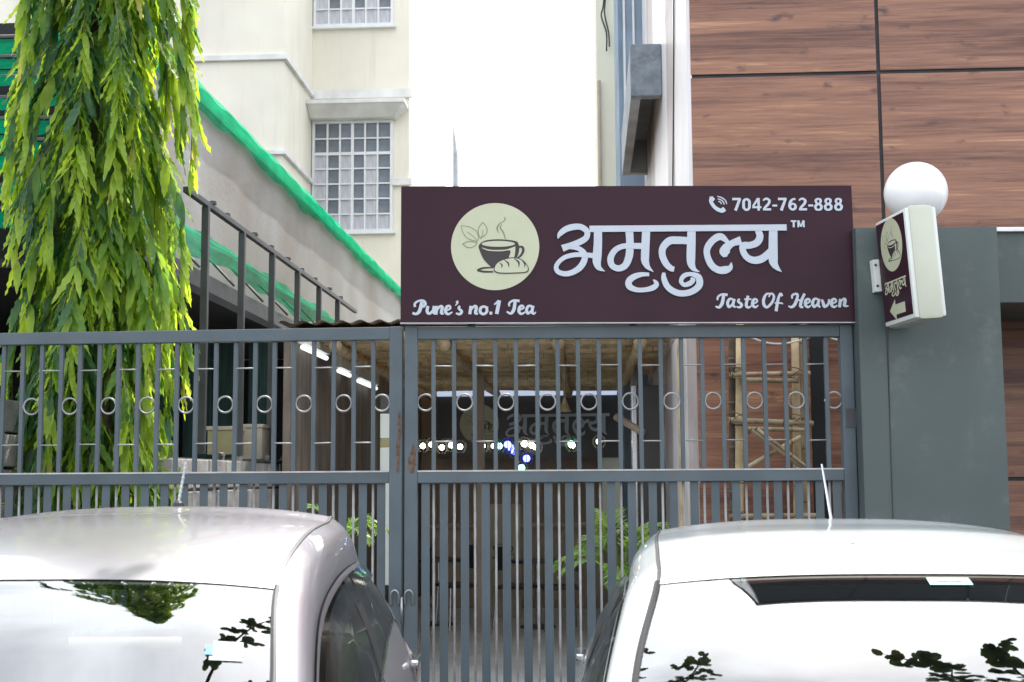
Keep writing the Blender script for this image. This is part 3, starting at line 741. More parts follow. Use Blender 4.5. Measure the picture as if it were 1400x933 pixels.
b = MB(); b.box((p0.x + 0.0052, PY + 0.0115, ptop - 0.0055), (p1.x - 0.0052, PY + 0.30, ptop - 0.0005)); b.build('top_panel', 'pillar_clad', pillar)
b = MB(); b.tube(cr([(split + 0.002 + 0.004*math.sin(z*3), PY - 0.004, z) for z in (2.45, 2.2, 1.9, 1.6, 1.2, 0.6)], 4), 0.0022, 6); b.build('cable', 'cable', pillar)
xg = P(1171.5, 560, GY).x
b = MB(); b.cbox((xg + 0.004, GY + 0.03, 0), (xg + 0.03, GY + 0.10, P(1170, 446, GY).z), 0.003)
o = b.build('hinge_post', 'primer_and_rail_light', pillar)

beam = thing('boundary_beam', (p1.x + 1.2, 7.25, 0), 'grey beam with white coping running right from the pillar', 'wall')
bz0, bz1 = P(1385, 414, 7.2).z, P(1385, 318, 7.2).z
b = MB(); b.cbox((p1.x + 0.002, 7.2, bz0), (p1.x + 2.6, 7.45, bz1), 0.004); b.build('beam', 'pillar_clad', beam)
b = MB(); b.cbox((p1.x + 0.002, 7.17, bz1 + 0.001), (p1.x + 2.6, 7.48, bz1 + 0.025), 0.004); b.build('coping', 'white_coping', beam)
b = MB(); b.box((p1.x + 0.01, 7.452, bz0 + 0.05), (p1.x + 2.6, 8.5, bz1 - 0.04)); b.build('shade_slab', 'pillar_clad', beam)  # added unseen slab, darkens the wood wall below the beam
b = MB(); b.box((p1.x + 2.35, 7.21, 0), (p1.x + 2.58, 7.44, bz0 - 0.001)); b.build('post', 'pillar_clad', beam)

gl = P(1252, 264, PY + 0.15); GR = 43.0 / FPX * (PY + 0.15)
lamp = thing('globe_lamp', (gl.x, gl.y, ptop), 'round white opal globe lamp on top of the grey pillar', 'lamp')
b = MB(); b.lathe([(GR*math.sin(math.pi*i/32) + (0.0005 if i in (0, 32) else 0), -GR*math.cos(math.pi*i/32)) for i in range(33)], 48, Matrix.Translation(gl)); b.build('globe', 'opal_globe', lamp, smooth=True)
b = MB(); b.lathe([(0.001, ptop - 0.002), (0.08, ptop - 0.002), (0.08, ptop + 0.012), (0.06, max(ptop + 0.02, gl.z - GR*0.9)), (0.001, max(ptop + 0.02, gl.z - GR*0.9))], 24, Matrix.Translation((gl.x, gl.y, 0))); b.build('collar', 'white_plastic', lamp)

# projecting box sign: local u = towards camera (width), v = up, w = thickness (towards +x)
bx_far = P(1200, 378, PY - 0.02)
BOXW, BOXT, BOXH = 0.44, 0.155, 0.575
boxs = thing('projecting_sign', (bx_far.x, PY - 0.24, bx_far.z - 0.3), 'tilted two-sided plastic sign box with arrow projecting from the pillar', 'sign')
yaw, til = R(6), R(3.6)
MBX = Matrix.Translation(bx_far) @ Matrix.Rotation(-til, 4, 'Y') @ Matrix.Rotation(yaw, 4, 'Z')   # local: -y to camera, x thickness, z up
b = MB(); b.cbox((0.012, -BOXW, -BOXH/2), (BOXT - 0.012, -0.03, BOXH/2), 0.028); smooth_by_angle(b.build('shell', 'ivory_plastic', boxs, M=MBX), 50)
for x0, x1 in ((-0.004, 0.030), (BOXT - 0.030, BOXT + 0.004)):
    b = MB(); b.cbox((x0, -BOXW + 0.012, -BOXH/2 + 0.012), (x1, -0.042, BOXH/2 - 0.012), 0.012); smooth_by_angle(b.build('rim', 'white_plastic', boxs, M=MBX), 50)
for x0, x1 in ((-0.0065, -0.0042), (BOXT + 0.0042, BOXT + 0.0065)):
    b = MB(); b.cbox((x0, -BOXW + 0.03, -BOXH/2 + 0.035), (x1, -0.055, BOXH/2 - 0.03), 0.001); b.build('face', 'maroon', boxs, M=MBX)
b = MB(); b.cbox((-0.03, -0.03, -0.085), (0.004, 0.018, 0.085), 0.003); b.build('wall_bracket', 'white_plastic', boxs, M=MBX)
for zz in (-0.055, 0.055):
    b = MB(); b.lathe([(0.0001, 0), (0.007, 0), (0.007, 0.004), (0.0001, 0.004)], 10, Matrix.Translation((-0.018, -0.0305, zz)) @ Matrix.Rotation(math.pi/2, 4, 'X')); b.build('screw', 'dark_steel', boxs, M=MBX)
def face_frame(pw, ww, cxp, cyp, u, z):
    """face looking to -x: right of the drawing = towards camera (-y)"""
    o = MBX @ Vector((-0.0066, u, z)); r3 = MBX.to_3x3()
    return px_frame(cxp, cyp, pw, ww, o, r3 @ Vector((0, -1, 0)), r3 @ Vector((0, 0, -1)))
um = -(BOXW + 0.025) / 2
draw_logo(boxs, face_frame(120, 0.27, 677, 338, um, 0.125), 0.0008)
draw_brand(boxs, face_frame(340, 0.30, 915, 350, um, -0.09), 0.0012, 'cream_print')
b = MB(); FF = face_frame(100, 0.2, 0, 0, um, -0.205)
b.prism([(-50, 0), (-12, -26), (-12, -13), (48, -13), (48, 13), (-12, 13), (-12, 26)], FF, 0, 0.0012); b.build('arrow', 'cream_print', boxs)

# ================================================================== buildings behind the gate (all in frame BF)
def part(name, mats, parent, lo, hi, c=0.0, smooth=False):
    b = MB()
    if c: b.cbox(lo, hi, c)
    else: b.box(lo, hi)
    return b.build(name, mats, parent, M=BF)
def bthing(name, loc, label, cat, group=None):
    return thing(name, BF @ Vector(loc), label, cat, group, -TH)

# ---- wood-clad building on the right
WY = 8.7
wx0 = PB(944, 200, WY).x; wxj = PB(1202.5, 140, WY).x; wz = PB(1070, 102, WY).z
WP = wxj - wx0
wz_low = PB(1390, 655, WY).z
wb = bthing('wood_clad_building', (wx0 + 2.5, WY + 3, 0), 'building faced with large brown wood-grain panels behind the right gate leaf', 'building')
part('wall', 'joint_dark', wb, (wx0 + 0.02, WY + 0.014, 0), (wx0 + 5.2, WY + 8, 8.35))
rows = [(0.0, wz_low), (wz_low, wz), (wz, wz + 1.45), (wz + 1.45, 8.35)]
for k in range(4):
    for z0, z1 in rows:
        part('wood_panel', 'wood_laminate' if z0 < 5 else 'joint_dark', wb, (wx0 + k*WP + 0.012, WY, z0 + 0.012), (wx0 + (k+1)*WP - 0.012, WY + 0.0135, z1 - 0.012), 0.002)  # unseen top row coloured dark, shapes the windshield's dark reflection
part('parapet_slab', 'slab_plaster', wb, (wx0 - 0.05, WY - 0.08, 8.352), (wx0 + 5.3, WY + 8, 8.52), 0.01)
ys = [WY + 0.0, WY + 0.55, WY + 1.35, WY + 2.2, WY + 3.2, WY + 4.2, WY + 5.4, WY + 8]
for i in range(len(ys) - 1):
    for z0, z1 in ((0.0, 2.75), (2.75, 5.5), (5.5, 8.35)):
        part('side_tile', 'white_tile' if (i + (z0 > 1)) % 3 else 'pink_tile', wb, (wx0 - 0.012, ys[i] + 0.004, z0 + 0.004), (wx0 + 0.019, ys[i+1] - 0.004, z1 - 0.004), 0.002)
cbl = cr([(wx0 - 0.02, WY + 0.9, 6.4), (wx0 - 0.02, WY + 1.0, 5.4), (wx0 - 0.02, WY + 1.25, 4.6), (wx0 - 0.02, WY + 1.7, 3.6)], 6)
b = MB(); b.tube(cbl, 0.006, 5); b.build('cable', 'cable', wb, M=BF)
b = MB(); b.tube([(wx0 - 0.05, WY + 0.75, 0.1), (wx0 - 0.05, WY + 0.75, 2.7)], 0.016, 8); b.build('downpipe', 'bamboo', wb, M=BF)

# concrete balcony box and blue-grey wall on the same side
bal = bthing('balcony_box', (wx0 - 0.15, 13.0, 5.0), 'rough grey concrete ledge box sticking out beside the wood-clad building', 'balcony')
bxl = PB(862, 100, 11.5).x; bz0_, bz1_ = PB(885, 131, 11.5).z, PB(885, 60, 11.5).z
part('front_face', 'rough_plaster', bal, (bxl, 11.5, bz0_), (wx0 - 0.014, 11.62, bz1_), 0.01)
part('side_face', 'slab_plaster', bal, (bxl, 11.621, bz0_), (bxl + 0.09, 14.6, bz1_ - 0.01), 0.008)
part('top_slab', 'slab_plaster', bal, (bxl + 0.091, 11.621, bz1_ - 0.10), (wx0 - 0.014, 14.6, bz1_ - 0.012))
part('back_face', 'slab_plaster', bal, (bxl + 0.091, 14.5, bz0_), (wx0 - 0.014, 14.6, bz1_ - 0.101))
bg = bthing('blue_grey_building', (wx0 - 0.2, 15.5, 0), 'narrow blue-grey building side with window frames behind the ledge box', 'building')
bgx = PB(846, 120, 15.2).x
part('wall', 'bluegrey_wall', bg, (bgx, 15.2, 0), (wx0 + 0.3, 17.2, 9.5))
for i, x in enumerate((0.06, 0.17, 0.29)):
    part('window_frame', 'white_grille', bg, (bgx + x, 15.15, 5.7), (bgx + x + 0.025, 15.197, 8.2), 0.003)
    part('window_frame', 'white_grille', bg, (bgx + x, 15.15, 3.2), (bgx + x + 0.025, 15.197, 4.7), 0.003)
part('window_pane', 'bluegrey_wall', bg, (bgx + 0.05, 15.17, 5.75), (bgx + 0.33, 15.19, 8.1))
cb = bthing('cream_side_building', (0.4, 18.5, 0), 'thin sliver of pale yellow building wall left of the blue-grey wall', 'building')
cx0, cx1 = PB(816, 120, 18).x, PB(870, 120, 18).x
part('wall', 'pale_yellow_wall', cb, (cx0, 18, 0), (cx1 + 0.3, 22, 12.0))
b = MB(); b.tube([(cx0 + 0.03, 17.95, 3.0), (cx0 + 0.03, 17.95, PB(817, 112, 18).z)], 0.025, 8); b.build('drain_pipe', 'brown_panel', cb, M=BF)
for k in (0, 1):
    b = MB(); b.tube(cr([PB(830 + 4*k, -60, 17.9), PB(825 + 2*k, 5, 17.9), PB(822 + 5*k, 22, 17.9), PB(829 + 3*k, 45, 17.9), PB(829 + 4*k, 70 - 6*k, 17.9)], 5), 0.012, 5); b.build('loose_wire', 'cable', cb, M=BF)

# ---- cream apartment building on the left
ab = bthing('apartment_building', (-5.6, 26, 0), 'cream apartment building with white window grilles behind the green netted wall', 'building')
AX, AR = PB(387, 150, 22.2).x, PB(559.5, 150, 24.6).x
part('wall', 'cream_wall', ab, (-11, 22.2, 0), (AX, 31, 15))
part('wall', 'cream_wall', ab, (AX + 0.001, 24.6, 0), (AR, 31, 15))
def ledge(lo, hi): part('ledge', 'ledge_paint', ab, lo, hi, 0.01)
for ypx, h in ((75, 0.10), (206, 0.08)):
    z = PB(387, ypx, 22.2).z
    ledge((-11, 22.13, z - h), (AX + 0.07, 22.199, z))
    ledge((AX + 0.001, 22.2, z - h), (AX + 0.07, 24.5, z))
    if ypx == 75: ledge((AX + 0.001, 24.52, z - 0.12), (AR + 0.06, 24.599, z + 0.06))
    else: ledge((AX + 1.56, 24.52, z - 0.12), (AR + 0.06, 24.599, z + 0.02))
# sunshade
zs = PB(480, 137, 24.2).z
part('sunshade', 'ledge_paint', ab, (AX + 0.002, 24.05, zs - 0.10), (AR - 0.02, 24.599, zs - 0.02), 0.012)
b = MB(); b.add([(AX + 0.01, 24.598, zs - 0.101), (AR - 0.02, 24.598, zs - 0.101), (AR - 0.05, 24.08, zs - 0.101), (AX + 0.01, 24.08, zs - 0.101), (AX + 0.01, 24.598, zs - 0.30), (AR - 0.25, 24.598, zs - 0.30), (AR - 0.25, 24.35, zs - 0.30), (AX + 0.01, 24.35, zs - 0.30)],
              ((0,1,2,3),(4,5,6,7),(2,3,7,6),(0,3,7,4),(1,2,6,5)))
b.build('sunshade_bracket', 'ledge_paint', ab, M=BF)
def grille_window(xa, xb, za, zb, y, ncol, nrow):
    b = MB(); t = 0.05
    for lo, hi in (((xa, za), (xb, za + t)), ((xa, zb - t), (xb, zb)), ((xa, za + t), (xa + t, zb - t)), ((xb - t, za + t), (xb, zb - t))):
        b.box((lo[0], y - 0.06, lo[1]), (hi[0], y - 0.001, hi[1]))
    xs = [xa + t + (xb - xa - 2*t) * i / ncol for i in range(ncol + 1)]; zz = [za + t + (zb - za - 2*t) * i / nrow for i in range(nrow + 1)]
    for i, x in enumerate(xs[1:-1]):
        w = 0.028 if i + 1 == ncol // 2 else 0.017
        b.box((x - w, y - 0.05, za + t), (x + w, y - 0.01, zb - t))
    for i, z in enumerate(zz[1:-1]):
        w = 0.028 if i == nrow - 3 else 0.014
        b.box((xa + t, y - 0.046, z - w), (xb - t, y - 0.012, z + w))
    win = b.build('window', 'white_grille', ab, M=BF)
    for i in range(ncol):
        for j in range(nrow):
            top = j >= nrow - 2
            m_ = 'window_dark' if (top or (i in (1, 3, 5) and j != 0)) else 'curtain'
            bb = MB(); bb.box((xs[i] + 0.002, y - 0.008, zz[j] + 0.002), (xs[i+1] - 0.002, y - 0.003, zz[j+1] - 0.002))
            bb.build('pane', m_, win, M=BF)
    part('window_sill', 'white_grille', ab, (xa - 0.05, y - 0.1, za - 0.05), (xb + 0.05, y - 0.001, za - 0.002), 0.006)
w0, w1 = PB(428, 166, 24.6), PB(537, 317, 24.6)
grille_window(w0.x, w1.x, w1.z, w0.z - 0.02, 24.6, 6, 7)
z2 = PB(480, 37, 24.6).z
grille_window(w0.x, w1.x, z2, z2 + (w0.z - w1.z), 24.6, 6, 7)

# far mast seen as a pale sliver over the sign
fm = bthing('far_tower', (PB(622, 200, 70).x, 70, 0), 'faint grey far tower sliver standing above the signboard', 'tower')
xa = PB(619, 200, 70).x; za = PB(620, 168, 70).z
b = MB(); b.add([(xa, 70, 0), (xa + 0.42, 70, 0), (xa + 0.42, 71, 0), (xa, 71, 0), (xa, 70, za), (xa + 0.22, 70, za - 1.6), (xa + 0.22, 71, za - 1.6), (xa, 71, za)], ((0,1,5,4),(1,2,6,5),(2,3,7,6),(3,0,4,7),(4,5,6,7)))
b.build('shaft', 'slab_plaster', fm, M=BF)
part('tip_rod', 'slab_plaster', fm, (xa - 0.02, 70, za), (xa + 0.03, 70.1, za + 0.8))

# ---- long concrete wall with green shade net on the left
LX = -3.3
lw = bthing('concrete_wall', (LX, 16, 0), 'long weathered concrete wall with green shade net along its top', 'wall')
zt = PB(240, 112, 10.5).z
part('wall', 'concrete_wall', lw, (LX - 0.2, 9.5, 3.2), (LX, 23.5, zt - 0.05))
part('wall_end', 'concrete_wall', lw, (LX - 0.2, 21.5, 0), (LX + 0.04, 23.5, 3.199))
def net_sheet(name, parent, x0, y0, y1, ztop, width, amp, n=60, seed=1, out=0.05):
    rs = random.Random(seed); rows = []
    ph = [rs.uniform(0, 6.28) for _ in range(4)]
    for j in range(6):
        v = j / 5; row = []
        for i in range(n + 1):
            y = y0 + (y1 - y0) * i / n
            wv = width * (0.85 + 0.10 * math.sin(y*1.3 + ph[0]) + 0.06 * math.sin(y*3.7 + ph[1]))
            edge = 0.012 * math.sin(y*3.1 + ph[2]) + 0.010 * math.sin(y*9 + ph[3])
            z = ztop - v * wv + (edge if j in (0, 5) else 0) * amp
            x = x0 + out * math.sin(v * math.pi) * (1 + 0.25*math.sin(y*2.3 + v*5)) + 0.004 * math.sin(y*7 + v*9)
            row.append((x, y, z))
        rows.append(row)
    b = MB(); b.grid(rows); return b.build(name, 'green_net', parent, M=BF, smooth=True)
net_sheet('shade_net', lw, LX + 0.05, 8.4, 23.4, zt + 0.03, 0.24, 1.0, 170, 3, 0.010)
rs_ = random.Random(5)
b = MB(); b.grid([[(LX + 0.055 - 0.28*v, 8.4 + 15*i/60, zt + 0.05 + 0.005*math.sin(i*1.7) + 0.006*math.sin(v*6+i)) for i in range(61)] for v in (0, 0.5, 1)]); b.build('shade_net', 'green_net', lw, M=BF, smooth=True)

# lean-to under the wall: net strip, roof and interior painted near-black for their shade
lean = bthing('lean_to_shed', (-4.2, 11, 0), 'dark lean-to shed with green net strip under the concrete wall', 'shed')
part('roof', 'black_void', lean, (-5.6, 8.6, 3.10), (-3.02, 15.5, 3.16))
part('fascia', 'dark_steel', lean, (-3.05, 8.6, 3.16), (-3.02, 15.5, 3.30), 0.004)
net_sheet('shade_net', lean, -2.99, 8.5, 15.3, 3.58, 0.24, 1.0, 60, 9, 0.05)
for k in range(7):
    b = MB(); b.tube([(-3.28, 8.9 + k, 3.62), (-2.98, 8.9 + k, 3.30)], 0.011, 6); b.build('rafter', 'dark_steel', lean, M=BF)
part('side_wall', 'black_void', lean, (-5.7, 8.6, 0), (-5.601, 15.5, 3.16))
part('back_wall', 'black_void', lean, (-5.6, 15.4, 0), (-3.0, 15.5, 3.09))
for k in range(6):
    part('curtain', 'teal_curtain', lean, (-4.9 + 0.32*k, 12.6 + 0.03*(k % 2), 0.3), (-4.62 + 0.32*k, 12.63 + 0.03*(k % 2), 3.05), 0.01)

# steel frame on the block wall
sf = bthing('steel_frame', (-2.6, 11, 1.86), 'dark steel post frame standing on the block wall beside the tree', 'frame')
ztr = PB(264, 279, 8.75).z
FX = -2.6
for k in range(6):
    y = 8.76 + 0.955 * k
    part('post', 'dark_steel', sf, (FX - 0.024, y - 0.024, 1.84), (FX + 0.024, y + 0.024, ztr - 0.02), 0.004)
part('top_rail', 'dark_steel', sf, (FX - 0.02, 8.3, ztr - 0.019), (FX + 0.02, 14.6, ztr + 0.02), 0.004)
rr = random.Random(2)
for k in range(9):
    y = 8.8 + 0.6*k + rr.uniform(-0.1, 0.1)
    b = MB(); b.lathe([(0.001, 0), (0.028, 0.004), (0.022, 0.028), (0.001, 0.034)], 7, Matrix.Translation((FX + rr.uniform(-0.01, 0.01), y, ztr + 0.019))); b.build('bolt_cap', 'dark_steel', sf, M=BF)

# low block wall
bw = bthing('block_wall', (FX, 10, 0), 'low concrete block wall behind the left gate leaf', 'wall')
b = MB(); b.cbox((-0.09, -0.195, -0.092), (0.09, 0.195, 0.092), 0.008); ME_BLOCK = b.mesh('block', 'block')
part('mortar_core', 'mortar', bw, (FX - 0.075, 7.85, 0), (FX + 0.075, 12.6, 1.80))
for r_ in range(9):
    y = 8.0 + (0.2 if r_ % 2 else 0)
    while y < 12.6:
        if not (r_ == 8 and rr.random() < 0.25 and y > 9.6):
            inst('block', ME_BLOCK, BF @ Matrix.Translation((FX + 0.012 + rr.uniform(-0.006, 0.006), y, 0.1 + 0.2*r_ + rr.uniform(-0.003, 0.003))) @ Matrix.Rotation(rr.uniform(-0.015, 0.015), 4, 'Z'), bw)
        y += 0.402
for k in range(7):
    y = 9.3 + 0.42*k
    b = MB(); b.add([(rr.uniform(-0.05, 0.05), rr.uniform(-0.06, 0.06), 0) if i < 5 else (rr.uniform(-0.03, 0.03), rr.uniform(-0.04, 0.04), rr.uniform(0.03, 0.07)) for i in range(9)], [(0, 1, 5), (1, 2, 6), (2, 3, 7), (3, 4, 8), (0, 5, 8), (5, 6, 7), (5, 7, 8), (1, 5, 6), (2, 6, 7), (3, 7, 8)])
    b.build('rubble', 'block', bw, M=BF @ Matrix.Translation((FX, y, 1.80)))
pier = thing('block_pier', P(-14, 900, 7.45), 'stack of grey concrete blocks left of the drooping tree', 'pier')
pc = P(-14, 600, 7.5)
pz1 = P(0, 544, 7.5).z
for k in range(int(pz1 / 0.2) + 1):
    z = pz1 - 0.1 - 0.2*k
    if z < 0.1: break
    inst('block', ME_BLOCK, Matrix.Translation((pc.x + (0.005 if k % 2 else -0.008), 7.6, z)) @ Matrix.Rotation(0.03*(k % 3 - 1), 4, 'Z'), pier)

# cartons on the wall, inside the lean-to
def carton(px0, px1, py0, py1, y, mats, label):
    a, c = PB(px0, py1, y), PB(px1, py0, y)
    t = bthing('carton', (a.x + (c.x - a.x)/2, y + 0.15, a.z), label, 'box', 'boxes beside the block wall')
    part('body', mats, t, (a.x, y, a.z), (c.x, y + 0.35, c.z - 0.03), 0.006)
    part('lid', 'carton', t, (a.x - 0.01, y - 0.012, c.z - 0.029), (c.x + 0.01, y + 0.36, c.z), 0.004)
    return t
carton(283, 318, 583, 622, 9.9, 'carton_yellow', 'yellow sided box behind the block wall, left of the beige box')
carton(322, 358, 580, 628, 10.4, 'carton', 'beige box behind the block wall, right of the yellow box')
shelf = bthing('box_shelf', (PB(320, 620, 10.4).x, 10.4, 0), 'dark shelf carrying the two boxes behind the block wall', 'shelf')
s0 = PB(283, 623, 9.9); s1 = PB(360, 629, 10.4)
part('board', 'dark_steel', shelf, (s0.x - 0.1, 9.8, s0.z - 0.05), (s1.x + 0.1, 10.85, min(s0.z, s1.z) - 0.001), 0.004)
for x in (s0.x - 0.05, s1.x + 0.05):
    part('leg', 'dark_steel', shelf, (x - 0.03, 10.2, 0), (x + 0.03, 10.26, s0.z - 0.051))

# green net awning behind the tree, far left
aw = bthing('net_awning', (-4.4, 9.6, 3.0), 'green shade net awning in layered strips behind the tree top', 'awning')
for k in range(9):
    z = 3.55 + 0.2*k; rows = []
    for j in range(4):
        rows.append([(-6.6 + 3.2*i/24, 9.3 + 0.10*k + 0.05*j + 0.03*math.sin(i*0.9 + k), z + 0.058*j - 0.03*math.sin(i*0.45 + k*1.7) - 0.012*math.sin(i*1.9 + j)) for i in range(25)])
    b = MB(); b.grid(rows); b.build('net_strip', 'green_net', aw, M=BF, smooth=True)
    b = MB(); b.tube([(-6.6, 9.42 + 0.10*k, z + 0.15), (-3.52, 9.42 + 0.10*k, z + 0.13)], 0.02, 6); b.build('batten', 'dark_steel', aw, M=BF)
part('backing', 'black_void', aw, (-7.5, 10.75, 3.1), (-3.55, 10.8, 5.6))  # added black sheet, gives the gaps between strips their dark
for x in (-6.4, -3.6):
    b = MB(); b.tube([(x, 9.35, 0), (x, 9.5, 3.5), (x, 10.4, 5.4)], 0.03, 6); b.build('upright', 'dark_steel', aw, M=BF)

# ---- open tea shed seen through the gate
cafe = bthing('tea_shed', (-0.8, 14, 0), 'open fronted tea shed with bamboo ceiling seen through the right gate leaf', 'shed')
CX0, CX1, CYF, CYB, CZ = -2.36, wx0 - 0.03, 10.85, 18.6, 2.85
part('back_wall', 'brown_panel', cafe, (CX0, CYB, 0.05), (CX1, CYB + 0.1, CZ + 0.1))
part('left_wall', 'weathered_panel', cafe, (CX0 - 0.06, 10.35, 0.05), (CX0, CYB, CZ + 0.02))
part('ceiling_mat', 'reed_mat', cafe, (CX0 - 0.1, CYF, CZ + 0.062), (CX1, CYB + 0.1, CZ + 0.08))
rows = [[(CX0 - 0.2 + (CX1 - CX0 + 0.2) * i / 120, y, CZ + 0.115 + 0.014*math.sin(i*1.05)) for i in range(121)] for y in (CYF - 0.12, CYF + 0.3, CYF + 0.7)]
b = MB(); b.grid(rows); b.build('roof_sheet', 'roof_sheet', cafe, M=BF, smooth=True)
def bamboo_mesh(name, L, r, m=('bamboo', 'bamboo_ring'), seed=0, n=8, bend=0.01):
    q = random.Random(seed); b = MB(); pts = []; rad = []
    x = 0.0; step = q.uniform(0.26, 0.36)
    nodes = []
    while x < L: nodes.append(x); x += step
    xs = sorted(set([0.0, L] + [max(0, min(L, v + d)) for v in nodes for d in (-0.012, 0.0, 0.012)]))
    for x in xs:
        near = min(abs(x - v) for v in nodes)
        pts.append((x, bend*math.sin(x*2.1 + seed), bend*math.sin(x*1.6 + seed*2))); rad.append(r * (1.16 if near < 0.004 else 1.0) * (1 - 0.12*x/L))
    b.tube(pts, rad, n)
    nf = len(pts) - 1
    for i in range(nf):
        if rad[i] > r*1.05 * (1 - 0.12*xs[i]/L): 
            for j in range(n): b.m[i*n + j] = 1
    return b.mesh(name, list(m), True)
CW = CX1 - CX0 + 0.1
ME_BAM = [bamboo_mesh('bamboo_pole', CW, 0.042, seed=k) for k in range(4)]
y = CYF + 0.05; k = 0
while y < CYB - 0.1:
    inst('bamboo_pole', ME_BAM[k % 4], BF @ Matrix.Translation((CX0 - 0.05, y, CZ + 0.012 + ru(-0.012, 0.012))) @ Matrix.Rotation(ru(-0.012, 0.012), 4, 'Z') @ Matrix.Rotation(ru(0, 6), 4, 'X'), cafe)
    y += 0.24 + 0.05*math.sin(k*2.3); k += 1
ME_BEAM = bamboo_mesh('bamboo_beam', CYB - CYF, 0.05, seed=11)
for x in (CX0 + 0.25, -1.2, -0.25, CX1 - 0.25):
    inst('bamboo_beam', ME_BEAM, BF @ Matrix.Translation((x, CYF, CZ - 0.075)) @ Matrix.Rotation(math.pi/2, 4, 'Z'), cafe)
# wall dado panels, frames
for i in range(7):
    x = CX0 + 0.12 + i * (CX1 - CX0 - 0.2) / 7
    w = (CX1 - CX0 - 0.2) / 7 - 0.06
    part('dado_panel', 'tan_panel', cafe, (x, CYB - 0.03, 0.75), (x + w, CYB - 0.001, 1.62), 0.006)
    part('dado_panel', 'board_black', cafe, (x, CYB - 0.03, 0.06), (x + w, CYB - 0.001, 0.72), 0.006)
part('wall_rail', 'steel_post', cafe, (CX0 + 0.05, CYB - 0.05, 1.66), (CX1 - 0.05, CYB - 0.002, 1.70))
for px in (657, 868):
    q = PB(px, 600, 14.2)
    part('post', 'brown_panel' if px == 657 else 'steel_post', cafe, (q.x - 0.04, 14.16, 0.05), (q.x + 0.04, 14.24, CZ - 0.03), 0.006)
q = PB(893, 600, 12.0)
part('glass_door', 'board_black', cafe, (q.x - 0.14, 12.0, 0.05), (q.x + 0.10, 12.05, 2.5), 0.006)
part('door_post', 'steel_post', cafe, (q.x - 0.19, 11.98, 0.05), (q.x - 0.145, 12.06, 2.5), 0.006)
b = MB(); b.tube([PB(842, 570, 12.1), PB(880, 592, 11.9)], 0.035, 8); b.build('strut', 'brown_panel', cafe, M=BF)

# small sign inside
ISY = 17.6
i0, i1 = PB(598, 543, ISY), PB(874, 541, ISY)
isg = bthing('inner_shop_sign', ((i0.x + i1.x)/2, ISY, i0.z - 0.8), 'dim dark signboard with round logo hanging inside the tea shed', 'sign')
ISW = i1.x - i0.x
IM = BF @ px_frame(548.5, 254.5, 615.5, ISW, (i0.x, ISY, i0.z), Vector((1, 0, 0)), Vector((0, 0, -1)))
b = MB(); b.prism([(548.5, 254.5), (1164, 254.5), (1164, 443), (548.5, 443)], IM, -0.06, 0.0); b.build('panel', 'board_black', isg)
draw_logo(isg, IM, 0.004); draw_brand(isg, IM, 0.012, 'letter')
part('top_light_trim', 'trim_glow', isg, (i0.x, ISY - 0.08, i0.z + 0.005), (i1.x, ISY, i0.z + 0.09), 0.006)
for f in (0.15, 0.85):
    part('hanger', 'dark_steel', isg, (i0.x + ISW*f - 0.015, ISY - 0.02, i0.z + 0.091), (i0.x + ISW*f + 0.015, ISY + 0.01, CZ - 0.03))

# counter
ct = bthing('service_counter', (PB(720, 640, 17).x, 17.0, 0.05), 'tan service counter below the inner sign', 'counter')
c0, c1 = PB(590, 630, 16.8), PB(850, 630, 16.8)
part('body', 'tan_panel', ct, (c0.x, 16.8, 0.05), (c1.x, 17.3, 1.05), 0.01)
part('top', 'brown_panel', ct, (c0.x - 0.04, 16.74, 1.051), (c1.x + 0.04, 17.36, 1.09), 0.008)
for i in range(5):
    w = (c1.x - c0.x) / 5
    part('front_panel', 'brown_panel', ct, (c0.x + i*w + 0.04, 16.785, 0.15), (c0.x + (i+1)*w - 0.04, 16.7995, 0.95), 0.004)
# round emblem on a standee
st = bthing('emblem_standee', (PB(684, 745, 15.6).x, 15.6, 0.05), 'tan standee board with round cream emblem in the dim tea shed', 'standee')
e0, e1 = PB(655, 690, 15.6), PB(712, 690, 15.6)
part('board', 'standee_board', st, (e0.x, 15.6, 0.05), (e1.x, 15.64, e0.z), 0.006)
EMM = BF @ px_frame(677, 338, 120, (e1.x - e0.x)*0.95, (PB(684, 748, 15.6).x, 15.597, PB(684, 748, 15.6).z), Vector((1, 0, 0)), Vector((0, 0, -1)))
draw_logo(st, EMM, 0.002)

# string of cage lamps (lit)
sl = bthing('string_lights', (PB(700, 610, 15.5).x, 15.5, 2.0), 'string of small lit cage lamps, mostly warm white, below the inner sign', 'lights')
LY = 15.5
lamps = [(578, 610, 'w'), (590, 608, 'w'), (604, 612, 'w'), (617, 609, 'w'), (629, 611, 'w'), (655, 608, 'w'), (660, 610, 'w'), (675, 610, 'w'), (683, 610, 'g'), (694, 608, 'b'), (698, 612, 'b'), (703, 617, 'b'), (717, 607, 'w'), (727, 609, 'w'), (733, 612, 'w'), (720, 627, 'b'), (713, 640, 'g'), (781, 607, 'g'), (782, 609, 'w'), (819, 604, 'w')]
q0, q1 = PB(570, 600, LY), PB(830, 596, LY)
b = MB(); b.tube([q0 + (q1 - q0)*t + Vector((0, 0, -0.05*math.sin(t*math.pi*6)**2)) for t in [i/40 for i in range(41)]], 0.006, 5); b.build('wire', 'cable', sl, M=BF)
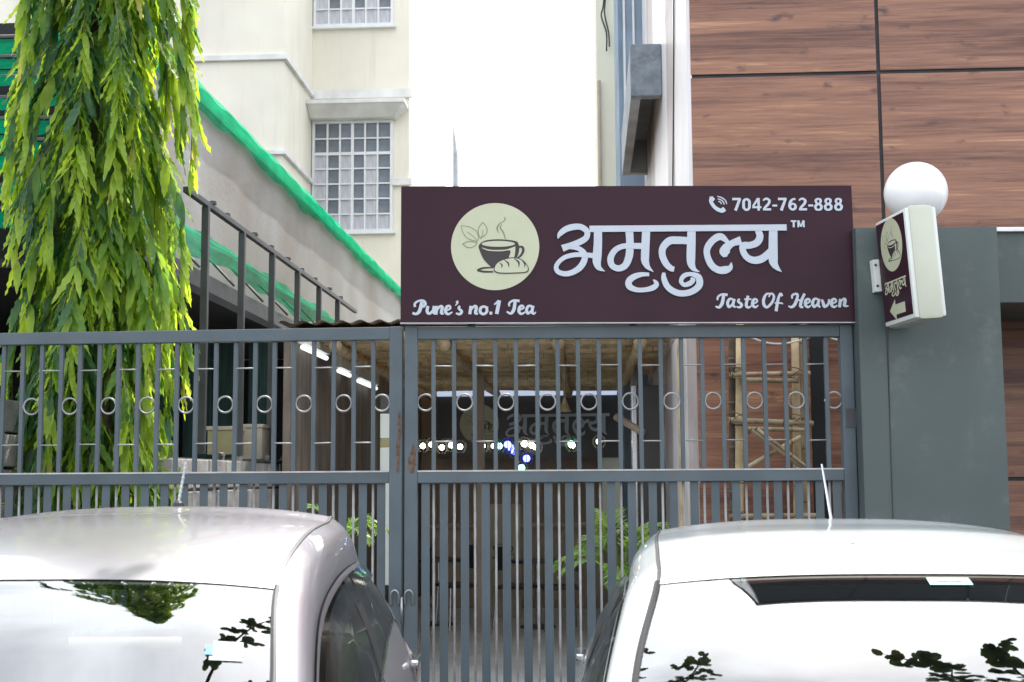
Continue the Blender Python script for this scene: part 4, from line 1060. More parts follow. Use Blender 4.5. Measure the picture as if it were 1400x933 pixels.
for x, y, c in lamps:
    q = PB(x, y, LY + ru(-0.15, 0.15)); r = ru(0.030, 0.040) if c != 'b' else 0.042
    b = MB(); b.lathe([(max(0.0005, r*math.sin(math.pi*i/8)), -r*math.cos(math.pi*i/8)) for i in range(9)], 10, Matrix.Translation(q)); bu = b.build('bulb', {'w': 'bulb_warm', 'g': 'bulb_green', 'b': 'bulb_blue'}[c], sl, M=BF, smooth=True)
    b = MB()
    for k in range(4):
        a = math.pi * k / 4
        b.tube([q + Vector((0.075*math.cos(a)*math.sin(t), 0.075*math.sin(a)*math.sin(t), 0.085*math.cos(t))) for t in [2*math.pi*i/10 for i in range(10)]], 0.004, 4, closed=True)
    b.build('cage', 'cable', bu, M=BF)
# ceiling tube lights along the left wall
for i, (xa, ya, xb, yb) in enumerate(((414, 475, 446, 492), (463, 507, 478, 517), (490, 521, 514, 532))):
    d0 = -2.28
    def on_plane(x, y):
        d = BFI.to_3x3() @ ray(x, y); t = d0 / d.x; return Vector((d0, d.y*t, CAM_H + d.z*t))
    a, c = on_plane(xa, ya), on_plane(xb, yb); c.z = a.z
    lab = ('nearest long fluorescent tube on the ceiling above the tan wall', 'middle short fluorescent tube on the ceiling above the tan wall', 'farthest fluorescent tube on the ceiling above the tan wall')[i]
    t = bthing('tube_light', (a.x, (a.y + c.y)/2, a.z), lab, 'lamp', 'fluorescent tubes on the shed ceiling')
    b = MB(); b.tube([a, c], 0.022, 8); b.build('tube', 'tube_glow', t, M=BF, smooth=True)
    b = MB(); b.box((a.x - 0.03, a.y - 0.03, a.z + 0.03), (a.x + 0.03, c.y + 0.03, CZ - 0.03)); b.build('batten', 'white_plastic', t, M=BF)
# pendant
pd = PB(772, 562, 12.4)
pl = bthing('pendant_lamp', (pd.x, pd.y, pd.z), 'slim pendant lamp with pale cone shade hanging under the bamboo ceiling', 'lamp')
b = MB(); b.tube([(pd.x, pd.y, pd.z + 0.1), (pd.x, pd.y, CZ - 0.03)], 0.012, 6); b.build('rod', 'bamboo_pale', pl, M=BF)
b = MB(); b.lathe([(0.012, 0.12), (0.02, 0.09), (0.06, 0.0), (0.066, -0.01), (0.055, -0.005), (0.012, 0.08)], 14, Matrix.Translation(pd)); b.build('shade', 'bamboo_pale', pl, M=BF, smooth=True)
# banner pole near the meeting stile
bn = PB(528, 560, 11.0)
ban = bthing('striped_bottle_stand', (bn.x, 11, 0.05), 'white tall stand with yellow band behind the meeting stiles', 'stand')
for (ya, yb, m_) in ((540, 566, 'board_black'), (566, 600, 'white_plastic'), (600, 612, 'carton_yellow'), (612, 800, 'white_plastic')):
    za_, zb_ = PB(528, yb, 11).z, PB(528, ya, 11).z
    part('segment', m_, ban, (bn.x - 0.045, 10.96, max(0.05, za_ + 0.001)), (bn.x + 0.045, 11.04, zb_), 0.008)
# tables and chairs
def cafe_table(px, y, label):
    q = PB(px, 780, y)
    t = bthing('cafe_table', (q.x, y, 0.05), label, 'table')
    b = MB(); b.lathe([(0.001, 0.75), (0.3, 0.75), (0.3, 0.78), (0.001, 0.78)], 24, Matrix.Translation((q.x, y, 0))); b.build('table_top', 'board_black', t, M=BF)
    b = MB(); b.tube([(q.x, y, 0.06), (q.x, y, 0.75)], 0.025, 10); b.build('pedestal', 'steel_post', t, M=BF)
    b = MB(); b.lathe([(0.001, 0.05), (0.2, 0.05), (0.19, 0.07), (0.001, 0.08)], 20, Matrix.Translation((q.x, y, 0))); b.build('base', 'board_black', t, M=BF)
def cafe_chair(px, y, rz, label):
    q = PB(px, 780, y)
    t = thing('cafe_chair', BF @ Vector((q.x, y, 0.05)), label, 'chair', 'black chairs in the tea shed', rz)
    M = BF @ Matrix.Translation((q.x, y, 0.05)) @ Matrix.Rotation(rz, 4, 'Z')
    b = MB(); b.cbox((-0.2, -0.2, 0.43), (0.2, 0.2, 0.47), 0.012); b.build('seat', 'board_black', t, M=M)
    b = MB(); b.cbox((-0.19, 0.17, 0.62), (0.19, 0.2, 0.88), 0.012); b.build('backrest', 'board_black', t, M=M)
    for sx in (-1, 1):
        b = MB(); b.tube([(sx*0.17, -0.17, 0.43), (sx*0.19, -0.19, 0)], 0.012, 6); b.build('leg', 'steel_post', t, M=M)
        b = MB(); b.tube([(sx*0.17, 0.185, 0.88), (sx*0.17, 0.18, 0.43), (sx*0.19, 0.21, 0)], 0.012, 6); b.build('leg', 'steel_post', t, M=M)
cafe_table(735, 14.6, 'round black pedestal table between the two black chairs')
cafe_chair(708, 14.5, R(70), 'black chair with steel legs left of the round table')
cafe_chair(765, 14.4, R(-80), 'black chair with steel legs right of the round table')
cafe_table(600, 14.9, 'round black pedestal table near the left end of the counter')
cafe_chair(627, 14.7, R(-60), 'black chair with steel legs beside the left round table')

# ---- bamboo scaffold against the wood panels
SCY = 8.3
scaf = bthing('bamboo_scaffold', (PB(1050, 600, SCY).x, SCY, 0), 'pale bamboo scaffold tied up in front of the wood panels', 'scaffold')
def pole(px0, py0, px1, py1, r, y, seed, m=('bamboo_pale', 'bamboo_node')):
    a, c = PB(px0, py0, y), PB(px1, py1, y); L = (c - a).length
    me = bamboo_mesh('pole', L, r, m, seed, 9, 0.006)
    M = (c - a).to_track_quat('X', 'Z').to_matrix().to_4x4()
    inst('pole', me, BF @ Matrix.Translation(a) @ M, scaf)
zlow = 985
pole(1004, zlow, 1002, 440, 0.026, SCY, 21, ('bark', 'bamboo_node')); pole(1013, zlow, 1011, 440, 0.028, SCY - 0.06, 22, ('bamboo', 'bamboo_node'))
pole(1094, zlow, 1086, 440, 0.028, SCY, 23, ('bamboo', 'bamboo_node')); pole(1106, zlow, 1099, 440, 0.022, SCY + 0.07, 24)
pole(1000, 512, 1108, 511, 0.015, SCY - 0.11, 25); pole(1018, 521, 1092, 522, 0.017, SCY - 0.12, 26)
pole(997, 574, 1112, 578, 0.019, SCY - 0.11, 27); pole(1020, 586, 1102, 588, 0.015, SCY - 0.12, 28)
pole(998, 708, 1116, 706, 0.017, SCY - 0.11, 29); pole(1020, 640, 1094, 596, 0.015, SCY - 0.15, 30)
pole(1026, 586, 1098, 640, 0.012, SCY - 0.17, 31); pole(1032, 586, 1104, 641, 0.011, SCY - 0.18, 32)
for px, py in ((1008, 512), (1090, 513), (1008, 574), (1092, 577), (1008, 707)):
    q = PB(px, py, SCY - 0.07); b = MB()
    for k in range(3):
        b.tube([q + Vector((0.05*math.cos(t), 0.06*math.sin(t), 0.03*math.sin(t + k*2.0) + 0.008*k)) for t in [2*math.pi*i/12 for i in range(12)]], 0.004, 5, closed=True)
    b.build('rope_tie', 'bamboo_node', scaf, M=BF)
dbx0, dbx1 = PB(1109, 550, 8.5).x, PB(1133, 550, 8.5).x
db = bthing('dark_plank', ((dbx0 + dbx1)/2, 8.5, 0), 'dark charred wooden plank leaning on the wood panels right of the scaffold', 'plank')
part('board', 'black_void', db, (dbx0, 8.47, 0), (dbx1, 8.52, 2.75), 0.006); part('cross_cleat', 'dark_steel', db, (dbx0 + 0.006, 8.455, 1.55), (dbx1 - 0.006, 8.469, 1.60), 0.003)
cw = bthing('slack_cable', PB(1060, 470, 8.2), 'pale slack cable drooping in front of the wood panels', 'cable')
b = MB(); b.tube(cr([PB(1010, 455, 8.2), PB(1030, 463, 8.2), PB(1055, 470, 8.2), PB(1085, 468, 8.2), PB(1125, 455, 8.2)], 6), 0.006, 6); b.build('strand', 'white_plastic', cw, M=BF)
b = MB(); b.tube(cr([PB(1128, 455, 8.2), PB(1140, 464, 8.2), PB(1160, 464, 8.2)], 6), 0.006, 6); b.build('strand', 'white_plastic', cw, M=BF)

# ================================================================== plants
def leaf_mesh(name, L, w, m, wave=0.006, fold=0.25, n=7, curl=0.1, seed=0):
    """lanceolate leaf hanging from the origin along -z, wavy margin, folded on the midrib"""
    q = random.Random(seed); vs = []; fs = []
    for i in range(n + 1):
        t = i / n
        hw = w/2 * (math.sin(math.pi * min(1, t**0.75)) ** 0.85 if 0 < t < 1 else 0.02)
        y = curl * L * t*t
        wv = wave * math.sin(t*26 + seed) if 0 < t < 1 else 0
        vs += [(-hw, y + hw*fold + wv, -L*t), (0, y, -L*t), (hw, y + hw*fold - wv, -L*t)]
    for i in range(n):
        a = i*3
        fs += [(a, a+1, a+4, a+3), (a+1, a+2, a+5, a+4)]
    return vs, fs

LEAF_MATS = ['leaf_dark', 'leaf_mid', 'leaf_young_sunlit', 'leaf_tip']
LSHAPES = [leaf_mesh('leaf', 1.0, 0.155 + 0.024*k, None, 0.030, 0.35, 10, 0.06 + 0.05*k, k*1.3) for k in range(3)]
LEAF_ME = {}
for mi, mname in enumerate(LEAF_MATS):
    for k in range(3):
        b = MB(); b.add(*LSHAPES[k]); LEAF_ME[(mi, k)] = b.mesh('leaf', mname, True)

def ashoka(base, H, rad, label, seed):
    q = random.Random(seed)
    t = thing('ashoka_tree', base, label, 'tree')
    bx, by, bz = base
    tr = [(bx + 0.03*math.sin(z*0.9), by + 0.03*math.cos(z*0.7), z) for z in [H*i/24 for i in range(25)]]
    b = MB(); b.tube(tr, [0.085*(1 - 0.85*i/24) + 0.006 for i in range(25)], 10); b.build('trunk', 'bark', t, smooth=True)
    leaves = []; stems = MB()
    nb = 430
    for i in range(nb):
        z0 = 0.95 + (H - 1.0) * (i + q.random()) / nb
        a = i * 2.399963 + q.uniform(-0.4, 0.4)
        top = z0 / H
        wide_ = 1.0 + 0.75 * max(0.0, min(1.0, (z0 - 5.6) / 1.6))
        rr_ = rad * wide_ * (1.0 if top < 0.7 else max(0.12, 1.0 - (top - 0.7)*2.8)) * q.uniform(0.45, 1.08)
        ln = q.uniform(0.7, 1.25)
        ca, sa = math.cos(a), math.sin(a)
        px, py = bx, by
        pts = [(px, py, z0), (px + ca*rr_*0.55, py + sa*rr_*0.55, z0 + 0.06), (px + ca*rr_*0.92, py + sa*rr_*0.92, z0 - ln*0.30), (px + ca*rr_*1.02, py + sa*rr_*1.02, z0 - ln*0.65), (px + ca*rr_*1.0, py + sa*rr_*1.0, z0 - ln)]
        c = cr(pts, 5)
        stems.tube(c[::2], [0.007*(1 - 0.7*j/len(c[::2])) for j in range(len(c[::2]))], 4, cap=False)
        nl = 30
        branch_tone = q.random()
        for j in range(nl):
            f = 0.18 + 0.82 * (j + q.random()*0.6) / nl
            p = Vector(c[min(len(c)-1, int(f*(len(c)-1)))])
            L = q.uniform(0.19, 0.31) * (1.0 if f < 0.85 else 0.75)
            side = 1 if j % 2 else -1
            az = a + side * q.uniform(0.5, 1.3)
            tilt = q.uniform(0.05, 0.48) * (1.0 if f < 0.8 else 0.6)
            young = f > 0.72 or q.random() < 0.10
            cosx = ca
            if f > 0.86 and branch_tone > 0.45: mi = 3 if q.random() < 0.22 else 2
            elif young and branch_tone > 0.2: mi = 2
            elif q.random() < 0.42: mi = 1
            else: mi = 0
            if cosx > 0.35 and mi < 2 and q.random() < 0.7: mi += 1  # sunlit right side put into the colour: one leaf tone lighter
            M = Matrix.Translation(p) @ Matrix.Rotation(az - math.pi/2, 4, 'Z') @ Matrix.Rotation(tilt, 4, 'X') @ Matrix.Rotation(q.uniform(-0.6, 0.6), 4, 'Z') @ Matrix.Scale(L, 4)
            leaves.append((M, mi, q.randrange(3)))
    stems.build('branches', 'green_stem', t, smooth=True)
    # the leaves that show largest from the street become parts of their own
    def score(l):
        p = l[0].translation
        if not (0.9 < p.z < 4.5): return 99
        return p.y + 0.02*abs(p.x - bx)
    order = sorted(range(len(leaves)), key=lambda i: score(leaves[i]))
    chosen = set(order[:700:1][:300] if len(order) < 800 else [order[i] for i in q.sample(range(700), 300)])
    fol = MB()
    for i, (M, mi, k) in enumerate(leaves):
        if i in chosen: inst('leaf', LEAF_ME[(mi, k)], M, t)
        else: fol.add([M @ Vector(v) for v in LSHAPES[k][0]], LSHAPES[k][1], mi)
    f = fol.build('foliage', LEAF_MATS, t, smooth=True, fix=False)
    tag(f, kind='stuff')
    return t
tb = P(127, 600, 7.95)
ashoka((tb.x, tb.y, 0.0), 11.5, 0.52, 'slender weeping tree with long drooping leaves behind the left gate leaf', 3)

def palm(base, nfr, L, label, seed, hs=0.5):
    q = random.Random(seed)
    t = thing('palm_plant', base, label, 'plant', 'potted palms behind the gate')
    B = Vector(base)
    b = MB(); b.lathe([(0.001, 0.0), (0.13, 0.0), (0.17, 0.30), (0.185, 0.30), (0.185, 0.34), (0.15, 0.34), (0.15, 0.31), (0.001, 0.31)], 20, Matrix.Translation(B)); b.build('pot', 'pot', t)
    b = MB(); b.tube([B + Vector((0, 0, 0.30)), B + Vector((0.01, 0, 0.3 + hs*0.5)), B + Vector((0, 0, 0.34 + hs))], [0.035, 0.028, 0.022], 9); b.build('stem', 'green_stem', t, smooth=True)
    B = B + Vector((0, 0, hs))
    for i in range(nfr):
        a = i * 2.4 + q.uniform(-0.3, 0.3); up = q.uniform(0.7, 1.6)
        ca, sa = math.cos(a), math.sin(a)
        ln = L * q.uniform(0.75, 1.1)
        pts = [B + Vector((0.03*ca, 0.03*sa, 0.3)), B + Vector((ca*0.15*ln, sa*0.15*ln, 0.3 + 0.55*ln*up)), B + Vector((ca*0.45*ln, sa*0.45*ln, 0.3 + 0.85*ln*up)), B + Vector((ca*0.85*ln, sa*0.85*ln, 0.3 + 0.78*ln*up)), B + Vector((ca*1.05*ln, sa*1.05*ln, 0.3 + 0.6*ln*up))]
        c = [Vector(p) for p in cr([tuple(p) for p in pts], 8)]
        b = MB(); b.tube(c, [0.009*(1 - 0.8*j/len(c)) for j in range(len(c))], 5)
        for j in range(11, len(c) - 1, 1):
            f = j / len(c)
            T = (c[j+1] - c[j-1]).normalized(); S = T.cross(Vector((0, 0, 1)))
            if S.length < 0.05: S = Vector((-sa, ca, 0))
            S.normalize(); N = S.cross(T)
            for sd in (-1, 1, -1, 1):
                l = ln * 0.36 * math.sin(math.pi * (0.25 + 0.72*f)) * q.uniform(0.85, 1.1)
                d = (S*sd*0.8 + T*0.75 + N*q.uniform(-0.1, 0.25)).normalized()
                w = 0.009; p0 = c[j].lerp(c[j+1], 0.5 if sd > 0 else 0.0); p1 = p0 + d*l*0.5 + Vector((0, 0, 0.0)); p2 = p0 + d*l + Vector((0, 0, -0.16*l))
                wd = T * w
                b.add([p0 - wd*0.5, p0 + wd*0.5, p1 + wd, p1 - wd, p2], ((0, 1, 2, 3), (3, 2, 4)), 1)
        b.build('frond', ['green_stem', 'leaf_palm'], t, fix=False)
    return t
pp = P(848, 800, 8.1); palm((pp.x, pp.y, 0.05), 11, 0.42, 'potted palm with green fronds behind the gate beside the white car', 4)
pp = P(900, 800, 8.25); palm((pp.x, pp.y, 0.05), 6, 0.36, 'smaller potted palm just left of the pink tiled corner', 8)
pp = P(462, 800, 7.9); palm((pp.x, pp.y, 0.05), 6, 0.30, 'small sunlit palm behind the left gate leaf near the silver car', 12, 0.75)

# broad-leaved street tree standing behind the viewpoint; its boughs are mirrored in the windshields
def round_leaf():
    vs = [(0, 0, 0)]; fs = []
    n = 8
    for i in range(n):
        a = 2*math.pi*i/n; vs.append((0.34*math.sin(a)*(1 - 0.1*math.cos(a)), 0.5 - 0.5*math.cos(a), 0.06*abs(math.sin(a))))
    vs.append((0, 0.5, 0))
    for i in range(n): fs.append((n + 1, 1 + i, 1 + (i + 1) % n))
    return vs[0:], fs
def street_tree(base, H, boughs, label, seed):
    q = random.Random(seed)
    t = thing('street_tree', base, label, 'tree')
    B = Vector(base)
    b = MB(); b.tube([B + Vector((0.05*math.sin(z), 0.04*math.cos(z), z)) for z in [H*0.9*i/12 for i in range(13)]], [0.16*(1 - 0.55*i/12) for i in range(13)], 12); b.build('trunk', 'bark', t, smooth=True)
    rl = round_leaf(); fol = MB()
    for tip in boughs:
        tip = Vector(tip); st_ = B + Vector((0, 0, H * q.uniform(0.55, 0.8)))
        mid = (st_ + tip)/2 + Vector((q.uniform(-0.3, 0.3), q.uniform(-0.2, 0.2), 0.5))
        c = [Vector(p) for p in cr([tuple(st_), tuple(mid), tuple(tip)], 10)]
        b = MB(); b.tube(c, [0.045*(1 - 0.88*j/len(c)) for j in range(len(c))], 7); b.build('limb', 'bark', t, smooth=True)
        for j in range(16, len(c)):
            for k in range(3):
                d = Vector((q.uniform(-1, 1), q.uniform(-1, 1), q.uniform(-0.6, 0.8))).normalized()
                tw = c[j] + d * q.uniform(0.08, 0.28)
                fol.tube([c[j], (c[j] + tw)/2 + Vector((0, 0, 0.02)), tw], [0.006, 0.004, 0.002], 4, 0, cap=False)
                for m_ in range(6):
                    p = c[j].lerp(tw, q.uniform(0.4, 1.0))
                    M = Matrix.Translation(p) @ Matrix.Rotation(q.uniform(0, 6.28), 4, 'Z') @ Matrix.Rotation(q.uniform(-0.9, 0.7), 4, 'X') @ Matrix.Scale(q.uniform(0.07, 0.12), 4)
                    fol.add([M @ Vector(v) for v in rl[0]], rl[1], 1)
    f = fol.build('foliage', ['green_stem', 'leaf_round'], t, fix=False); tag(f, kind='stuff')
    return t

# ================================================================== cars
STN = 'ABCDEFGHIJK'
def car(label, base, rz, paint, dz_roof, glass_m='windshield_glass', visor=True, tail=True, ws_extra=None, wide=0.0, eh=0.0, dh=0.0):
    M = Matrix.Translation(base) @ Matrix.Rotation(rz, 4, 'Z')
    root = bpy.data.objects.new('parked_car', None); root.empty_display_size = 0.1
    link(root, M); tag(root, label, 'car', 'cars parked in front of the gate')
    e = dz_roof
    C0 = [(0,.14,.72),(0,.5,.87),(0,.96,.985),(0,1.34,1.225+dh),(0,1.72,1.425+eh),(0,2.2,1.522+e),(0,2.8,1.553+e),(0,3.3,1.525+e),(0,3.70,1.10),(0,3.83,.98),(0,3.88,.72)]
    C1 = [(.52,.24,.68),(.63,.55,.83),(.665,1.07,.965),(.640,1.40,1.203+dh),(.585,1.765,1.396+eh),(.575,2.21,1.492+e),(.565,2.8,1.520+e),(.535,3.26,1.488+e),(.56,3.62,1.08),(.62,3.75,.97),(.66,3.82,.72)]
    C2 = [(.63,.31,.64),(.70,.6,.78),(.745,1.13,.93),(.715,1.47,1.145),(.676,1.82,1.315+eh),(.660,2.25,1.378+e),(.650,2.8,1.392+e),(.625,3.22,1.345+e),(.665,3.50,1.13),(.70,3.66,.99),(.72,3.76,.72)]
    C3 = [(.70,.37,.62),(.755,.65,.75),(.785,1.10,.91),(.79,1.45,.965),(.79,1.84,1.01),(.782,2.25,1.065),(.762,2.8,1.165),(.748,3.22,1.175),(.745,3.50,1.07),(.74,3.62,.97),(.75,3.72,.70)]
    C4 = [(.75,.42,.52),(.80,.7,.62),(.835,1.1,.74),(.845,1.45,.78),(.85,1.84,.80),(.85,2.25,.82),(.85,2.8,.85),(.845,3.22,.87),(.825,3.48,.85),(.80,3.60,.79),(.78,3.69,.62)]
    C5 = [(.74,.44,.24),(.78,.7,.22),(.79,1.1,.21),(.80,1.45,.20),(.80,1.84,.20),(.80,2.25,.20),(.80,2.8,.20),(.80,3.22,.21),(.79,3.46,.23),(.77,3.58,.25),(.75,3.66,.27)]
    CS = [[(x*(1+wide), y, z) for x, y, z in C] for C in (C0, C1, C2, C3, C4, C5)]
    def ev(ci, u):
        pts = CS[ci]; i = min(int(u), len(pts)-2); t = u - i
        p0, p1, p2, p3 = pts[max(i-1, 0)], pts[i], pts[i+1], pts[min(i+2, len(pts)-1)]
        return Vector(tuple(0.5*(2*b + (c-a)*t + (2*a-5*b+4*c-d)*t*t + (3*b-a-3*c+d)*t**3) for a, b, c, d in zip(p0, p1, p2, p3)))
    def top_pt(u, v):                                           # v -1..1 across the car
        c, ed = ev(0, u), ev(1, u); a = abs(v); k = a**2.8
        return Vector((ed.x*v, c.y + (ed.y-c.y)*k, c.z + (ed.z-c.z)*k))
    def side_pt(i, u, v, bulge, s):
        a, c = ev(i, u), ev(i+1, u); p = a.lerp(c, v)
        p.x += bulge * math.sin(math.pi*v); p.z += (0.5*bulge*math.sin(math.pi*v) if i == 1 else 0)
        p.x *= s
        return p
    def rng(a, b, n): return [a + (b-a)*i/n for i in range(n+1)]
    def top_panel(name, u0, u1, m, n=14, w=26, vlim=0.995, off=0.0, parent=root, v0=None):
        b = MB(); rows = [[top_pt(u, v) + Vector((0, 0, off)) for v in rng(-vlim if v0 is None else v0, vlim, w)] for u in rng(u0, u1, n)]
        b.grid(rows); return b.build(name, m, parent, M=M, smooth=True)
    def side_panel(name, i, u0, u1, m, s, n=14, w=6, bulge=0.0, v0=0.0, v1=1.0, off=0.0, parent=root):
        b = MB(); rows = []
        for u in rng(u0, u1, n):
            row = [side_pt(i, u, v, bulge, s) + Vector((off*s, 0, 0)) for v in rng(v0, v1, w)]
            rows.append(row)
        b.grid(rows, flip=(s < 0)); return b.build(name, m, parent, M=M, smooth=True)
    g = 0.012
    top_panel('hood', 0.0, 2-0.05, paint)
    ws = top_panel('windshield', 2+0.01, 4-g, glass_m, 24, 36)
    roof = top_panel('roof', 4+g, 7-g, paint, 28, 30)
    top_panel('roof_liner', 4+0.05, 7-0.05, 'headliner', 10, 10, 0.97, -0.03)
    rg = top_panel('rear_window', 7+g, 8-g, 'tinted_glass', 12, 20)
    top_panel('tailgate', 8+g, 10, paint, 10, 20)
    b = MB(); rows = [[top_pt(u, v) - Vector((0, 0, 0.004)) for v in rng(-0.999, 0.999, 24)] for u in (3.96, 4.04)]; b.grid(rows); b.build('header_seal', 'black_trim', root, M=M)
    # blackout band (frit) round the windshield, behind the glass
    b = MB()
    for v0_, v1_ in ((-0.998, -0.965), (0.965, 0.998)):
        b.grid([[top_pt(u, v0_ + (v1_-v0_)*j/2) - Vector((0, 0, 0.004)) for j in range(3)] for u in rng(2, 4, 24)])
    b.grid([[top_pt(u, v) - Vector((0, 0, 0.005)) for v in rng(-0.96, 0.96, 24)] for u in rng(1.95, 2.12, 3)])
    b.build('glass_border', 'black_trim', ws, M=M)
    for s in (-1, 1):
        # seam between roof and rail
        b = MB(); c = [ev(1, u) for u in rng(0.3, 7.6, 60)]
        b.tube([Vector((p.x*s*0.998, p.y, p.z - 0.005)) for p in c], 0.008, 6); b.build('drip_seam', 'black_trim', root, M=M)
        b = MB(); b.tube([Vector((p.x*s*1.004, p.y, p.z + 0.003)) for p in [ev(1, u) for u in rng(2.0, 4.02, 30)]], 0.0075, 6); b.build('windshield_moulding', 'black_trim', root, M=M)
        side_panel('roof_rail', 1, 2.0, 8.0, paint, s, 48, 10, 0.022, 0.03)
        side_panel('front_fender', 1, 0.0, 1.99, paint, s, 10, 5, 0.01, 0.0)
        side_panel('front_fender', 2, 0.0, 2.0, paint, s, 10, 4, 0.0)
        side_panel('quarter_panel', 1, 8.01, 10.0, paint, s, 8, 4, 0.0)
        # door frame + glass
        for va, vb in ((0.0, 0.055), (0.975, 1.0)):
            side_panel('window_seal', 2, 2.55, 6.9, 'black_trim', s, 40, 2, 0.012, va, vb, -0.004)
        gf = side_panel('side_window', 2, 2.75, 5.25, 'tinted_glass', s, 20, 8, 0.014, 0.06, 0.97, 0.002)
        side_panel('side_window', 2, 5.45, 6.75, 'tinted_glass', s, 16, 8, 0.014, 0.06, 0.97, 0.002)
        side_panel('door_pillar', 2, 5.26, 5.44, 'black_trim', s, 4, 6, 0.014, 0.05, 0.98, 0.004)
        side_panel('corner_pillar', 2, 6.77, 8.6, paint, s, 12, 6, 0.014, 0.0, 1.0, 0.004)
        side_panel('mirror_sail', 2, 2.0, 2.73, 'black_trim', s, 6, 4, 0.010, 0.0, 1.0, 0.004)
        side_panel('door_frame', 2, 2.5, 6.9, paint, s, 40, 2, 0.0, 0.0, 0.055, 0.006)
        side_panel('chrome_belt', 2, 2.6, 6.8, 'chrome', s, 30, 2, 0.0, 0.965, 1.0, 0.006)
        if visor:
            for u0, u1 in ((2.75, 5.3), (5.36, 6.7)):
                side_panel('rain_visor', 2, u0, u1, 'smoke_plastic', s, 22, 4, 0.014, 0.03, 0.22, 0.022)
        for name, u0, u1 in (('front_fender', 0.3, 2.58), ('front_door', 2.6, 5.34), ('rear_door', 5.36, 7.3), ('quarter_panel', 7.32, 9.4)):
            d = side_panel(name, 3, u0 + 0.005, u1 - 0.005, paint, s, 14, 6, 0.012)
            side_panel('lower_' + name.split('_')[1], 4, u0 + 0.005, u1 - 0.005, paint, s, 14, 6, 0.02, parent=d)
            if 'door' in name:
                p = side_pt(3, u1 - 0.35, 0.45, 0.02, s) + Vector((0.012*s, 0, 0))
                bb = MB(); bb.cbox((p.x - 0.014, p.y - 0.09, p.z - 0.013), (p.x + 0.014, p.y + 0.09, p.z + 0.013), 0.008); bb.build('handle', 'chrome', d, M=M)
        side_panel('quarter_panel', 2, 8.6, 10.0, paint, s, 8, 3, 0.0)
        # tail and head lamps
        side_panel('tail_light', 2, 8.0, 9.75, 'red_lens', s, 12, 5, 0.02, 0.45, 1.0, 0.014)
        side_panel('tail_light', 3, 7.9, 9.6, 'red_lens', s, 12, 5, 0.02, 0.0, 0.42, 0.014)
        b = MB()
        rows = [[Vector((s*(0.40 + 0.32*i/10), 0.18 + 0.26*(i/10)**1.6 - 0.03, 0.66 - 0.15*j/4 + 0.05*(i/10))) for j in range(5)] for i in range(11)]
        b.grid(rows); b.build('headlight', 'clear_lens', root, M=M, smooth=True)
        # mirror
        b = MB(); b.cbox((0.86, 1.36, 0.92), (1.02, 1.47, 1.05), 0.035)
        for v in b.v: v.x *= s
        mr = b.build('side_mirror', paint, root, M=M); smooth_by_angle(mr, 60)
        b = MB(); b.box((0.875, 1.471, 0.935), (1.005, 1.476, 1.035))
        for v in b.v: v.x *= s
        b.build('mirror_glass', 'chrome', mr, M=M)
        b = MB(); b.tube([(s*0.79, 1.42, 0.91), (s*0.88, 1.42, 0.94)], 0.02, 8); b.build('mirror_arm', 'black_trim', mr, M=M)
        for yw in (0.78, 3.12):
            wm = Matrix.Translation((s*0.735, yw, 0.30)) @ Matrix.Rotation(math.pi/2, 4, 'Y')
            b = MB(); b.lathe([(0.19, -0.09), (0.27, -0.095), (0.295, -0.07), (0.30, 0), (0.295, 0.07), (0.27, 0.095), (0.19, 0.09)], 32, wm)
            wh = b.build('wheel', 'tyre', root, M=M, smooth=True)
            b = MB(); b.lathe([(0.19, -0.085), (0.20, 0.0), (0.19, 0.085), (0.17, 0.07), (0.03, 0.05), (0.001, 0.055)], 24, wm)
            for k in range(5):
                b.box((-0.02, 0.03, -0.06*0 + 0.05), (0.02, 0.18, 0.075), 0, wm @ Matrix.Rotation(k*2*math.pi/5, 4, 'Z'))
            b.build('rim', 'rim', wh, M=M)
            b = MB(); b.tube([(s*0.845, yw + 0.36*math.cos(a), 0.30 + 0.36*math.sin(a)) for a in [math.pi*i/14 for i in range(15)]], 0.022, 6); b.build('wheel_arch', 'black_trim', root, M=M)
    # bumpers, grille, plate, floor, interior
    def bumper(name, yfun, rows_z, m):
        b = MB(); b.grid([[Vector((x, yfun(x) + dy, z)) for x in rng(-0.78, 0.78, 24)] for z, dy in rows_z]); return b.build(name, m, root, M=M, smooth=True)
    fb = bumper('front_bumper', lambda x: 0.10 + 0.36*abs(x/0.78)**2.4, ((0.70, 0.05), (0.62, 0.0), (0.50, -0.05), (0.36, -0.06), (0.24, 0.0), (0.20, 0.08)), paint)
    b = MB()
    for k in range(4): b.box((-0.34, 0.055, 0.60 - 0.035*k), (0.34, 0.085, 0.615 - 0.035*k))
    b.build('grille', 'chrome', root, M=M)
    b = MB(); b.cbox((-0.25, 0.02, 0.36), (0.25, 0.03, 0.46), 0.003); b.build('number_plate', 'plate', root, M=M)
    bumper('rear_bumper', lambda x: 3.88 - 0.24*abs(x/0.78)**2.4, ((0.74, -0.02), (0.66, 0.03), (0.5, 0.05), (0.34, 0.03), (0.26, -0.02)), paint)
    b = MB(); b.box((-0.76, 0.5, 0.18), (0.76, 3.6, 0.22)); b.build('floor_pan', 'black_trim', root, M=M)
    b = MB(); b.grid([[Vector((x, 1.02 + 0.40*t, 0.93 + 0.03*math.sin(t*3) - 0.05*abs(x)**2)) for x in rng(-0.7, 0.7, 12)] for t in rng(0, 1, 5)]); b.grid([[Vector((x, 1.42 + 0.05*t, 0.95 - 0.4*t)) for x in rng(-0.7, 0.7, 6)] for t in (0, 1)]); b.build('dashboard', 'dash', root, M=M)
